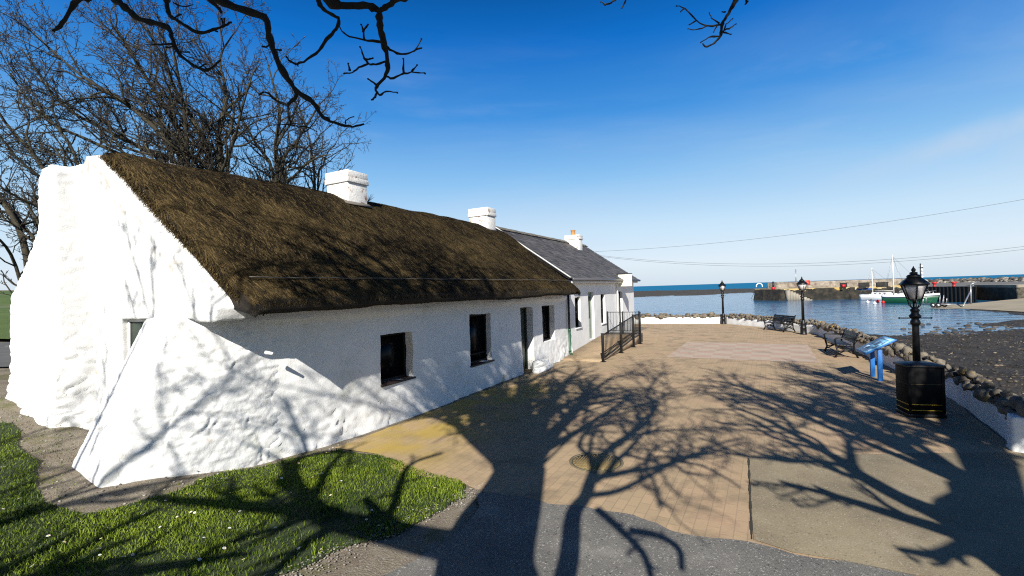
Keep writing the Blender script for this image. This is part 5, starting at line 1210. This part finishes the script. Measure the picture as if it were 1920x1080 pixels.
def boat(name, px0, px1, py, label, free, beam, hullm, topm, mast_px, mast_top, flip, has_cover):
    p0, p1 = onz(px0, py, SEA), onz(px1, py, SEA); c = (p0 + p1) / 2; L = np.linalg.norm(p1 - p0)
    rz = math.atan2(p1[1] - p0[1], p1[0] - p0[0]) + (PI if flip else 0) + .05
    t = thing(name, (0, 0, 0), label, 'sailing boat', 'sailing boats moored by the pier')
    m = MB(); prof = hull_mesh(m, L * .93, beam, free); h = m.build('hull', hullm, t, smooth=False)
    m = MB()
    for s in (1, -1): m.tube([(a[4][0], a[4][1] * s, a[4][2] + .03) for a in prof], .07 if hullm is M_BOATW else .20, 6)
    m.build('gunwale', topm, h)
    m = MB(); cl = L * .40
    hull(m, [(x, y * s, z) for s in (1, -1) for x, y, z in ((-cl * .5, beam * .30, free), (-cl * .5, beam * .26, free + .50), (cl * .45, beam * .20, free + .46), (cl * .65, beam * .16, free + .05))])
    cb = m.build('cabin', M_BOATW, t, bevel=.03)
    m = MB()
    for s in (1, -1):
        for k in range(3): m.box((-cl * .3 + k * cl * .25, s * beam * .285, free + .30), (.38, .02, .14))
    m.build('cabin_windows', M_GLASS, cb)
    inv = -1 if flip else 1; f = (mast_px - px0) / (px1 - px0); mx = (f - .5) * L * .93 * inv
    dist = c[1]; ztop = aty(mast_px, mast_top, dist)[2] - SEA
    m = MB(); m.tube([(mx, 0, free), (mx, 0, ztop)], [.10, .06], 8); m.tube([(mx, -.5, ztop * .62), (mx, .5, ztop * .62)], .03, 5); mt = m.build('mast', M_MAST, t, smooth=True)
    m = MB(); m.tube([(mx, 0, free + 1.0), (mx - .36 * L, 0, free + 1.05)], .06, 6); m.build('boom', M_MAST, mt)
    if has_cover:
        m = MB(); m.tube([(mx - .1, 0, free + 1.15), (mx - .15 * L, 0, free + 1.2), (mx - .33 * L, 0, free + 1.12)], [.24, .2, .12], 8); m.build('sail_cover', M_BLUEC, mt, smooth=True)
    m = MB()
    for x, y in ((L * .46, 0), (-L * .45, beam * .3), (-L * .45, -beam * .3), (0, beam / 2), (0, -beam / 2)): m.tube([(mx, 0, ztop * .97), (x, y, free + .15)], .018, 4)
    m.build('rigging', M_GALV, mt)
    m = MB()
    for s in (1, -1):
        for k in range(3): m.tube([(L * (.32 + .06 * k), s * beam * (.26 - .09 * k), free * 1.15), (L * (.34 + .06 * k), s * beam * (.26 - .09 * k), free * 1.15 + .65)], .025, 5)
    m.tube([(L * .34, beam * .26, free * 1.15 + .62), (L * .50, 0, free * 1.3 + .62), (L * .34, -beam * .26, free * 1.15 + .62)], .03, 5)
    m.build('pulpit', M_GALV, t)
    t.location = (c[0], c[1], SEA); t.rotation_euler.z = rz
    return t
boat('sailing_boat', 1612, 1700, 562.5, 'white hulled sailing boat with the shorter mast, moored close against the pier', 1.0, 2.7, M_BOATW, M_BOATW, 1637, 502, False, True)
boat('sailing_boat', 1652, 1755, 568, 'green hulled sailing boat with the tallest pale mast behind the near lantern', 1.05, 2.8, M_BOATG, M_BOATW, 1676, 477, False, False)
for k, (x, y, m_, lab) in enumerate(((1627, 568, M_BOATW, 'white mooring buoy left of the two boats'), (1640, 571, M_BOATW, 'white mooring buoy just below the shorter mast'), (1646, 566.5, M_RED, 'red mooring buoy under the bow of the white boat'), (1656, 568.5, M_RED, 'red mooring buoy at the left end of the green hull'), (1661, 568.2, M_BOATW, 'white mooring buoy touching the green hull'))):
    p = onz(x, y, SEA); m = MB(); m.ball(p + np.array([0, 0, .16]), .27, (1, 1, .9), sub=2, rough=0); m.tube([p + np.array([0, 0, .35]), p + np.array([0, 0, .5])], .05, 6); o = m.build('mooring_buoy', m_, smooth=True); tag(o, lab, 'buoy', 'mooring buoys round the boats')
# boat trailer at the water's edge
tp = onz(1757, 576, SEA + .1); trl = thing('boat_trailer', tp, 'empty boat trailer with two wheels at the foot of the slipway', 'trailer')
a0, a1 = onz(1724, 574, SEA + .1), onz(1792, 575, SEA + .1); td = (a1 - a0); Lr = np.linalg.norm(td); td /= Lr; tq = np.array([-td[1], td[0], 0])
m = MB(); z_ = np.array([0, 0, .42])
for s in (-.55, .55): m.tube([tp - td * Lr * .40 + tq * s + z_, tp + td * Lr * .2 + tq * s + z_, tp + td * Lr * .5 + z_], .07, 6)
for a_ in (-.4, -.15, .1): m.tube([tp + td * Lr * a_ + tq * .55 + z_, tp + td * Lr * a_ - tq * .55 + z_], .06, 6)
for a_, hh in ((-.44, .7), (-.36, 1.0), (.12, 1.2), (.2, .8)):
    for s in (-.5, .5): m.tube([tp + td * Lr * a_ + tq * s + z_, tp + td * Lr * (a_ + .02) + tq * s * .9 + z_ + np.array([0, 0, hh])], .05, 6)
m.build('frame', M_GALV, trl)
for a_ in (-.02, .12):
    for s in (-.78, .78):
        c = tp + td * Lr * a_ + tq * s + np.array([0, 0, .32]); th = np.linspace(0, 2 * PI, 17)
        m = MB(); m.tube([c + td * .24 * math.cos(q) + np.array([0, 0, .24 * math.sin(q)]) for q in th], .09, 7, cap=False); wh = m.build('wheel', M_TYRE, trl)
        m = MB(); m.tube([c - tq * .05, c + tq * .05], .15, 10); m.build('rim', M_BOATW, wh)
gp = onz(1806, 574, SEA + .25); gtr = thing('gantry', gp, 'pale leaning frame standing at the head of the slipway by the quay corner', 'frame')
gp2 = onz(1821, 570, SEA + .3); m = MB(); tz = np.array([0, 0, 2.7]); m.tube([gp2, gp2 + tz], .09, 6); m.tube([gp2 + tz, gp2 + tz + np.array([.9, 0, .35])], .09, 6); m.build('upright', M_GALV, gtr)
m = MB(); m.tube([gp, gp2 + np.array([-.1, 0, 1.7])], .08, 6); m.build('brace', M_GALV, gtr)

# ------------------------------------------------------------------ overhead cables from the far gable
ce = B(S_U1 + .02, -9.0, 4.55)
def cable(name, px_end, Yend, sag, start, label):
    e = aty(px_end[0], px_end[1], Yend); tt = np.linspace(0, 1.25, 60); q = start + (e - start) * tt[:, None]; q[:, 2] -= sag * 4 * tt * (1.25 - tt) / 1.5625
    m = MB(); m.tube(q, .007, 5); tag(m.build(name, M_CABLE), label, 'cable', 'overhead cables from the far gable')
cable('cable', (1920, 358), 20, .55, ce + np.array([0, 0, .2]), 'upper thin cable rising to the right across the sky from the slate cottage')
cable('cable', (1920, 433.5), 20, 1.0, ce, 'top one of the two close sagging cables')
cable('cable', (1920, 437.5), 20, 1.05, ce - np.array([0, 0, .05]), 'bottom one of the two close sagging cables')

# ------------------------------------------------------------------ trees
class Tree:
    def __init__(s, seed, maxl=3, seg=.5, wander=.16, up=.05, minr=.006, bud=.0, sides=3, drift=(0, 0, 0), dens=1.0):
        s.r = random.Random(seed); s.wood, s.twig, s.buds = MB(), MB(), MB(); s.maxl, s.seg, s.wander, s.up, s.minr, s.bud, s.sides, s.dens = maxl, seg, wander, up, minr, bud, sides, dens
        s.drift = np.array(drift); s.npr = np.random.default_rng(seed)
    def walk(s, p, d, L, r, lvl):
        n = max(3, int(L / (s.seg * .6 ** lvl)) + 1); st = L / n; pts = [p]; d = d / np.linalg.norm(d)
        J = s.npr.normal(0, s.wander * (1 + .25 * lvl), (n, 3))
        for i in range(n):
            d = d + J[i] + s.drift * .12; d[2] += s.up * (1 + lvl * .6); d = d / math.sqrt(d @ d); p = p + d * st; pts.append(p)
        return np.array(pts), np.linspace(r, max(s.minr * .7, r * .38), n + 1)
    def limb(s, pts, rad, lvl=0, spawn=None, t0=.15, lfac=1.0):
        pts = np.asarray(pts, float); (s.wood if lvl < 2 else s.twig).tube(pts, rad, 8 if lvl == 0 else (5 if lvl == 1 else s.sides), cap=lvl < 2)
        if s.bud and lvl >= 2 and s.r.random() < .4:
            V, F = OCT; s.buds.add(V * s.bud * s.r.uniform(.7, 1.5) + pts[-1], F)
        if lvl >= s.maxl: return
        cum = np.concatenate([[0], np.cumsum(np.linalg.norm(np.diff(pts, axis=0), axis=1))]); L = cum[-1]
        n = spawn if spawn is not None else max(2, int(L / (s.seg * .62 ** lvl) * 1.15 * s.dens + s.r.random()))
        for k in range(n):
            t = t0 + (1 - t0) * (k + s.r.random()) / n; c = t * L; i = min(len(pts) - 2, int(np.searchsorted(cum, c)) - 1); i = max(i, 0)
            f = (c - cum[i]) / (cum[i + 1] - cum[i] + 1e-9); p = pts[i] + (pts[i + 1] - pts[i]) * f; rr_ = rad[i] + (rad[i + 1] - rad[i]) * f
            d = pts[i + 1] - pts[i]; d = d / (np.linalg.norm(d) + 1e-9); q = s.npr.normal(0, 1, 3); q -= d * (q @ d); q /= np.linalg.norm(q) + 1e-9
            a = s.r.uniform(.45, 1.05); nd = d * math.cos(a) + q * math.sin(a)
            cl = lfac * min(L * .62, L * s.r.uniform(.28, .58) * (1.15 - .55 * t) + .04) if lvl else lfac * min(3.2, L * s.r.uniform(.25, .5) * (1.2 - .6 * t))
            cr = max(s.minr, rr_ * s.r.uniform(.5, .75)) if lvl < 1 else max(s.minr, rr_ * s.r.uniform(.5, .75))
            P, R = s.walk(p, nd, cl, cr, lvl + 1); s.limb(P, R, lvl + 1, lfac=lfac)
    def done(s, root, bark, twig, budm=None):
        s.wood.build('trunk', bark, root, smooth=True)
        nf = len(s.twig.f)
        if s.bud:
            for V_ in s.buds.v: s.twig.add(V_, OCT[1])
        c = s.twig.build('crown', twig, root)
        if s.bud:
            c.data.materials.append(budm); mi = np.zeros(len(c.data.polygons), np.int32); mi[nf:] = 1; c.data.polygons.foreach_set('material_index', mi)
OCT = (np.array([(1, 0, 0), (-1, 0, 0), (0, 1, 0), (0, -1, 0), (0, 0, 1.3), (0, 0, -1.3)], float), [(0, 2, 4), (2, 1, 4), (1, 3, 4), (3, 0, 4), (2, 0, 5), (1, 2, 5), (3, 1, 5), (0, 3, 5)])
def spline(P, k=4):
    P = np.asarray(P, float); Q = np.concatenate([[2 * P[0] - P[1]], P, [2 * P[-1] - P[-2]]]); out = []
    for i in range(len(P) - 1):
        p0, p1, p2, p3 = Q[i:i + 4]
        for j in range(k):
            t = j / k; out.append(.5 * (2 * p1 + (p2 - p0) * t + (2 * p0 - 5 * p1 + 4 * p2 - p3) * t * t + (3 * p1 - p0 - 3 * p2 + p3) * t ** 3))
    out.append(P[-1]); return np.array(out)

# trees behind the cottages: leaning away from the sea wind
def back_tree(seed, Y, base_px, stems, label, drift, dens=1.0, bud=.022):
    bp = aty(base_px[0], base_px[1], Y); gz = float(land_z(np.array([bp[0]]), np.array([bp[1]]))[0]); base = np.array([bp[0], bp[1], gz - .1])
    root = thing('bare_tree', base, label, 'tree', 'bare trees behind the cottages')
    T = Tree(seed, 4, .92, .16, .03, .0115, bud, 3, drift, dens)
    for pix, r0, dY in stems:
        pts = [aty(x, y, Y + dY * i / (len(pix) - 1)) for i, (x, y) in enumerate(pix)]
        pts = spline([base] + pts, 3); T.limb(pts, np.linspace(r0, .03, len(pts)), 0, t0=.22)
    T.done(root, M_BARK, M_TWIG, M_BUD); return root
back_tree(101, 25, (418, 380), [([(415, 320), (410, 250), (425, 180), (412, 110), (440, 60)], .20, 1.5), ([(400, 330), (370, 240), (330, 170), (300, 100), (270, 40)], .17, -1.5), ([(425, 330), (440, 260), (455, 200), (470, 150)], .12, -2)],
          'bare tree rising over the middle of the thatch with a tall upright crown', (-.25, 0, .1), 1.0)
back_tree(102, 24, (355, 400), [([(345, 320), (300, 250), (230, 190), (150, 140), (60, 60)], .18, -1), ([(340, 330), (270, 280), (190, 240), (110, 190), (40, 90)], .16, 1), ([(350, 310), (320, 220), (270, 140), (220, 60), (190, 20)], .16, 2), ([(352, 300), (345, 210), (330, 120), (320, 70)], .13, -2), ([(330, 330), (250, 300), (160, 260), (80, 220), (20, 140)], .13, -2)],
          'windswept bare tree whose long limbs sweep up to the left above the white gable', (-.5, 0, .2), 1.02)
back_tree(103, 27, (522, 390), [([(520, 330), (517, 270), (525, 210), (510, 150), (500, 110)], .17, 1), ([(515, 340), (480, 270), (450, 210), (455, 150)], .12, -1), ([(525, 330), (560, 260), (590, 210), (600, 190)], .12, 1.5), ([(527, 340), (565, 315), (595, 295), (620, 290)], .08, -1)],
          'rounder bare tree nearest the thatched cottage chimney', (-.05, 0, .1), .9)
back_tree(104, 21, (60, 560), [([(50, 480), (20, 400), (-40, 330), (-90, 260)], .16, 1), ([(90, 470), (110, 380), (70, 300), (10, 230), (-30, 160)], .15, -1), ([(110, 460), (150, 370), (140, 290), (90, 220), (30, 190)], .14, 1), ([(30, 500), (0, 450), (-40, 430)], .08, -1.5), ([(70, 470), (40, 420), (5, 370), (-40, 330)], .10, 2)],
          'bare tree behind the chimney breast, its twigs reaching the left edge', (-.4, 0, .1), 1.0)
back_tree(105, 31, (590, 400), [([(596, 345), (606, 310), (615, 285), (630, 270)], .08, 0), ([(590, 345), (585, 290), (575, 240), (560, 200)], .10, 0), ([(606, 350), (625, 330), (640, 315)], .05, 0)],
          'smallest bare tree low beside the thatched cottage chimney', (.0, 0, .1), .7)

# trees behind the viewpoint: they throw the shadows across the plaza and hang over it
def lit(px, y, Yt, z=0.0):
    G = onz(px, y, z); return G - LDIR * ((G[1] - Yt) / LDIR[1])
TY = -.9
over_root = thing('overhanging_tree', (-1.0, TY, 0), 'dark bare branches hanging in from the top of the view over the thatch', 'tree')
TA = Tree(55, 3, .58, .18, .03, .010, 0, 4, (0, 0, 0), 1.12)
def shadow_limb(T, pix, r0, r1, start=None, Yt=TY, dY=0.0, lf=1.0, spawn=None):
    pts = [lit(x, y, Yt + dY * i / max(1, len(pix) - 1)) for i, (x, y) in enumerate(pix)]
    if start is not None: pts = [np.array(start)] + pts
    pts = spline(pts, 4); T.limb(pts, np.linspace(r0, r1, len(pts)), 0, t0=.25, lfac=lf, spawn=spawn); return pts
crot = lit(905, 1080, TY)
TA.wood.tube(spline([(-1.05, TY, -.1), (-1.0, TY, 1.6), lit(915, 1180, TY), lit(925, 1060, TY), lit(960, 960, TY), lit(985, 880, TY)], 4), np.linspace(.52, .30, 21), 12)
TA.wood.tube(spline([lit(915, 1180, TY), lit(870, 1060, TY), lit(890, 980, TY), lit(930, 920, TY), lit(960, 860, TY)], 4), np.linspace(.30, .17, 17), 10)
shadow_limb(TA, [(985, 890), (972, 820), (955, 770), (930, 745), (895, 715)], .24, .035)
shadow_limb(TA, [(960, 870), (940, 800), (900, 770), (850, 750)], .18, .03, dY=-.8)
shadow_limb(TA, [(990, 880), (1010, 800), (1040, 745), (1065, 712), (1090, 690)], .24, .035, dY=.6)
shadow_limb(TA, [(1000, 860), (1040, 810), (1085, 765), (1110, 735), (1150, 705)], .20, .035, dY=-.6)
shadow_limb(TA, [(970, 850), (990, 770), (985, 720), (1000, 690)], .17, .03, dY=.8)
shadow_limb(TA, [(1060, 1080), (1075, 965), (1098, 930), (1115, 880), (1140, 845), (1185, 812), (1215, 788), (1224, 760), (1214, 735), (1240, 700)], .115, .035, start=lit(960, 1300, TY))
shadow_limb(TA, [(1098, 930), (1160, 920), (1225, 888), (1270, 866), (1320, 852), (1390, 830)], .05, .02, lf=.8)
shadow_limb(TA, [(1270, 866), (1310, 872), (1350, 890), (1385, 912)], .03, .012, lf=.6)
shadow_limb(TA, [(1112, 885), (1106, 850), (1112, 815), (1132, 785), (1160, 760)], .05, .02)
shadow_limb(TA, [(1120, 955), (1165, 995), (1205, 1038), (1222, 1085)], .055, .03, lf=.5, spawn=4)
shadow_limb(TA, [(1180, 995), (1235, 1005), (1272, 1030), (1278, 1068)], .05, .03, lf=.4, spawn=3)
shadow_limb(TA, [(860, 1032), (790, 1012), (705, 992), (620, 972), (575, 938), (552, 900), (555, 868), (595, 850), (660, 845)], .19, .06, start=lit(905, 1120, TY), lf=.8)
shadow_limb(TA, [(700, 990), (738, 952), (752, 905), (775, 868), (830, 850)], .075, .03, lf=.7)
shadow_limb(TA, [(625, 968), (560, 955), (480, 950), (400, 945), (300, 940)], .13, .05, lf=.9)
def free_limb(T, P, r0, r1, lf=1.0, spawn=None): P = spline(P, 4); T.limb(P, np.linspace(r0, r1, len(P)), 0, t0=.3, lfac=lf, spawn=spawn)
ca_ = lit(950, 880, TY)
for k, (dx, dy, dz) in enumerate(((-1.6, -.4, 3.2), (-2.8, .3, 3.6), (-2.2, -1.0, 4.4), (-.6, -.8, 4.0), (-3.4, .6, 4.2), (1.2, -.8, 3.4), (2.2, .2, 2.6))):
    e = ca_ + np.array([dx, dy, dz]); m_ = ca_ + np.array([dx * .45, dy * .6, dz * .38]); free_limb(TA, [ca_, m_, e], .12, .03)
for dx, dy, dz in ((-3.0, -.3, 4.7), (-2.4, .3, 5.9), (-1.5, -.2, 7.0), (-3.5, .2, 5.4)):
    free_limb(TA, [ca_, ca_ + np.array([dx * .35, dy * .6, dz * .5]), ca_ + np.array([dx * .7, dy, dz * .82]), ca_ + np.array([dx, dy, dz])], .15, .035)
# branches that hang into view
def hang(T, pix, Y, r0, r1, dY=0.0, join=True, lf=.0):
    pts = [aty(x, y, Y + dY * i / max(1, len(pix) - 1)) for i, (x, y) in enumerate(pix)]
    if join:
        a = pts[0]; src = lit(920, 1010, TY) + np.array([0, 0, .6]); d = pts[0] - pts[1]; d /= np.linalg.norm(d)
        mid1 = a + np.array([d[0] * .25, -.5, .35]); mid2 = (mid1 + src) / 2 + np.array([0, -.1, .9]); chain = [src, mid2, mid1]
        P = spline(chain + pts, 4); nj = 12; R = np.concatenate([np.linspace(r0 * 1.9, r0, nj), np.linspace(r0, r1, len(P) - nj)])
    else: P = spline(pts, 3); R = np.linspace(r0, r1, len(P))
    # knobbly bark
    R = R * (1 + .20 * T.npr.normal(0, 1, len(R)).clip(-.9, 1.8))
    P = P + T.npr.normal(0, .0022, P.shape)
    T.wood.tube(P, R, 8)
    return P
def spurs(P, k, L, r):
    for i in range(k):
        t = TA.r.randrange(len(P) // 2, len(P) - 1); d = P[t + 1] - P[t]; d /= np.linalg.norm(d); q = TA.npr.normal(0, 1, 3); q[1] *= .3; q -= d * (q @ d); q /= np.linalg.norm(q)
        W_, R_ = TA.walk(P[t], d * .5 + q, L * TA.r.uniform(.4, 1.2), r, 2); TA.wood.tube(W_, R_ * 1.0, 5)
        TA.wood.ball(W_[-1], r * 1.5, sub=1, rough=.1)
HY = 3.3
P = hang(TA, [(372, -22), (410, 0), (447, 16), (496, 33), (504, 62), (515, 100), (534, 140), (556, 170), (588, 192), (602, 216), (626, 230), (655, 237), (682, 234)], HY, .030, .007); spurs(P, 3, .06, .005)
hang(TA, [(648, 232), (650, 224), (663, 218)], HY, .005, .003, join=False)
P = hang(TA, [(556, 172), (553, 184), (540, 197), (541, 215), (545, 234)], HY, .014, .006, join=False); hang(TA, [(540, 197), (520, 190), (498, 172), (485, 178)], HY, .009, .004, join=False); hang(TA, [(545, 234), (530, 233), (512, 233)], HY, .005, .003, join=False); hang(TA, [(545, 234), (560, 238), (580, 240), (596, 247)], HY, .006, .003, join=False)
hang(TA, [(165, -22), (148, -2), (131, 20), (112, 50), (98, 57)], HY - .1, .018, .010)
P = hang(TA, [(190, -25), (222, 3), (236, 16), (262, 36), (300, 46), (318, 56), (327, 85), (345, 110), (381, 131), (400, 124), (415, 112)], HY + .2, .026, .006); spurs(P, 4, .06, .005)
hang(TA, [(381, 131), (392, 142), (412, 145)], HY + .2, .006, .003, join=False); hang(TA, [(325, 83), (300, 83), (275, 84)], HY + .2, .008, .003, join=False)
P = hang(TA, [(300, -24), (312, 5), (318, 28), (335, 40), (370, 61), (395, 57), (418, 50), (434, 41)], HY + .1, .018, .006); spurs(P, 5, .07, .005)
hang(TA, [(325, 5), (345, 12), (363, 10)], HY + .1, .005, .003, join=False); hang(TA, [(380, -22), (395, 0), (412, 18), (414, 24)], HY - .2, .016, .008)
P = hang(TA, [(585, -24), (600, 8), (612, 22), (634, 34), (630, 55), (612, 74), (592, 101), (562, 119), (548, 117), (536, 106)], HY + .1, .016, .006); hang(TA, [(553, 119), (560, 124)], HY + .1, .005, .004, join=False)
P = hang(TA, [(596, -22), (640, 10), (682, 10), (709, 20), (712, 48), (720, 82), (727, 115), (724, 140), (706, 163), (706, 175), (699, 187)], HY - .2, .030, .006, dY=.3)
hang(TA, [(770, -24), (745, -2), (722, 14), (710, 20)], HY - .15, .02, .016)
for br in ([(718, 80), (690, 76), (663, 70), (645, 62), (635, 46)], [(682, 74), (682, 58), (677, 46)], [(681, 60), (690, 46)], [(722, 84), (737, 97), (760, 101), (778, 95), (790, 73)], [(780, 92), (790, 90)], [(726, 115), (705, 121), (690, 120), (672, 127), (660, 136), (645, 138)], [(690, 120), (681, 104), (675, 88)], [(686, 112), (699, 109)], [(657, 132), (653, 119)], [(724, 142), (737, 147), (757, 138), (778, 136), (797, 138)], [(757, 137), (756, 110)], [(772, 135), (782, 122)], [(708, 160), (700, 155), (690, 148)], [(707, 172), (712, 178), (725, 172), (745, 174)], [(706, 178), (697, 187)]):
    hang(TA, br, HY, .009, .004, join=False); e = aty(br[-1][0], br[-1][1], HY); TA.wood.ball(e, .007, sub=1, rough=.1)
P = hang(TA, [(1392, -22), (1380, 0), (1366, 25), (1354, 45), (1351, 65), (1340, 80), (1322, 88)], HY, .016, .005)
for br in ([(1352, 46), (1326, 48), (1305, 38), (1285, 16), (1268, 11)], [(1283, 16), (1276, 22)], [(1326, 48), (1310, 55), (1290, 54)], [(1305, 40), (1292, 46)], [(1349, 45), (1335, 33), (1330, 24)], [(1350, 68), (1335, 69), (1318, 76), (1314, 80)], [(1356, 62), (1362, 45), (1374, 35)], [(1358, 58), (1370, 52), (1380, 45)], [(1355, 60), (1371, 64)], [(1343, 50), (1338, 60)], [(1322, 88), (1318, 82)], [(1361, 22), (1354, 22)]):
    hang(TA, br, HY, .006, .003, join=False); TA.wood.ball(aty(br[-1][0], br[-1][1], HY), .005, sub=1, rough=.1)
hang(TA, [(1160, -22), (1150, 2), (1135, 8), (1126, 3)], HY, .008, .004); hang(TA, [(1180, -20), (1170, 8), (1166, 16)], HY, .008, .004); hang(TA, [(1405, -20), (1400, 4), (1396, 9)], HY, .008, .005)
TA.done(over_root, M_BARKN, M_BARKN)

rt = thing('shade_tree', (4.2, TY, 0), 'bare tree behind the viewpoint throwing its shadow towards the litter bin', 'tree')
TB = Tree(66, 3, .54, .17, .03, .014, 0, 4, (-.05, 0, 0), 1.3)
s0 = lit(1900, 1040, TY); TB.wood.tube(spline([(s0[0] + .1, TY, -.1), (s0[0] + .05, TY, 1.5), s0, lit(1880, 960, TY), lit(1850, 925, TY)], 4), np.linspace(.48, .30, 17), 12)
shadow_limb(TB, [(1880, 960), (1780, 885), (1650, 822), (1560, 790), (1500, 760), (1430, 738), (1350, 715)], .21, .035)
shadow_limb(TB, [(1890, 990), (1800, 975), (1700, 940), (1610, 890), (1560, 855), (1490, 815), (1420, 780), (1360, 760)], .18, .03, dY=-.5)
shadow_limb(TB, [(1560, 855), (1530, 825), (1490, 805), (1470, 780)], .05, .02)
shadow_limb(TB, [(1895, 1040), (1760, 992), (1640, 955), (1560, 930), (1460, 903)], .12, .03, dY=.4)
shadow_limb(TB, [(1860, 930), (1770, 785), (1700, 738), (1600, 718), (1490, 712)], .14, .03, dY=.5)
shadow_limb(TB, [(1860, 925), (1840, 850), (1800, 790), (1740, 740)], .15, .03, dY=-.4)
shadow_limb(TB, [(1880, 940), (1880, 860), (1850, 800)], .16, .03)
shadow_limb(TB, [(1890, 990), (1840, 1010), (1760, 1040), (1680, 1030)], .12, .03, lf=.7)
cb_ = lit(1850, 925, TY)
for dx, dy, dz in ((1.2, .2, 3.0), (.3, -.6, 3.6), (-1.0, .3, 3.8), (2.0, -.3, 2.2)):
    free_limb(TB, [cb_, cb_ + np.array([dx * .4, dy * .6, dz * .4]), cb_ + np.array([dx, dy, dz])], .10, .03)
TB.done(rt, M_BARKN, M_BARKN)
rt = thing('shade_tree', (-7.6, -1.2, 0), 'bare tree behind the viewpoint shading the dark corner of lawn and the gable', 'tree')
TC = Tree(77, 3, .6, .17, .04, .014, 0, 4, (0, 0, 0), .95)
TC.wood.tube(spline([(-7.7, -1.2, -.1), (-7.5, -1.2, 1.4), (-7.1, -1.2, 2.6)], 4), [.42] * 4 + [.36] * 5, 12)
for P_, r in (([(-7.1, -1.2, 2.5), (-6.4, -1.1, 3.1), (-5.2, -1.0, 3.5), (-3.6, -.9, 3.75)], .20), ([(-7.1, -1.2, 2.5), (-6.9, -1.0, 3.6), (-6.4, -.9, 4.5), (-5.6, -.8, 5.0)], .12), ([(-7.1, -1.2, 2.5), (-7.3, -1.3, 4.5), (-7.0, -1.2, 6.5), (-6.6, -1.0, 8.6)], .15), ([(-7.1, -1.2, 2.6), (-8.2, -1.3, 4.0), (-8.8, -1.2, 6.0), (-8.6, -1.0, 7.8)], .13), ([(-7.2, -1.2, 3.8), (-6.2, -1.3, 5.6), (-5.3, -1.2, 7.4), (-4.8, -1.0, 9.0)], .10), ([(-7.1, -1.2, 2.4), (-8.4, -1.1, 2.9), (-9.8, -1.0, 3.3), (-11, -1, 3.6)], .20), ([(-6.6, -1.2, 2.8), (-5.4, -1.3, 2.8), (-4.2, -1.2, 3.1), (-3.0, -1.2, 3.3), (-1.9, -1.2, 3.3)], .26), ([(-7.0, -1.2, 2.4), (-6.2, -1.2, 2.95), (-5.2, -1.2, 3.1), (-4.2, -1.2, 3.15), (-3.0, -1.2, 3.3)], .2), ([(-7.1, -1.2, 2.3), (-6.6, -1.2, 3.3), (-6.3, -1.2, 3.7), (-5.9, -1.2, 4.0)], .15), ([(-6.9, -1.2, 2.9), (-5.6, -1.2, 3.6), (-5.0, -1.1, 3.8), (-4.6, -1, 3.9)], .13)):
    high = P_[-1][2] > 6; r = r if high else r * 1.3; sp_ = 8 if high else 6
    free_limb(TC, P_, r * (.42 if high else 1), .014 if high else .03, .8 if high else .7, sp_)
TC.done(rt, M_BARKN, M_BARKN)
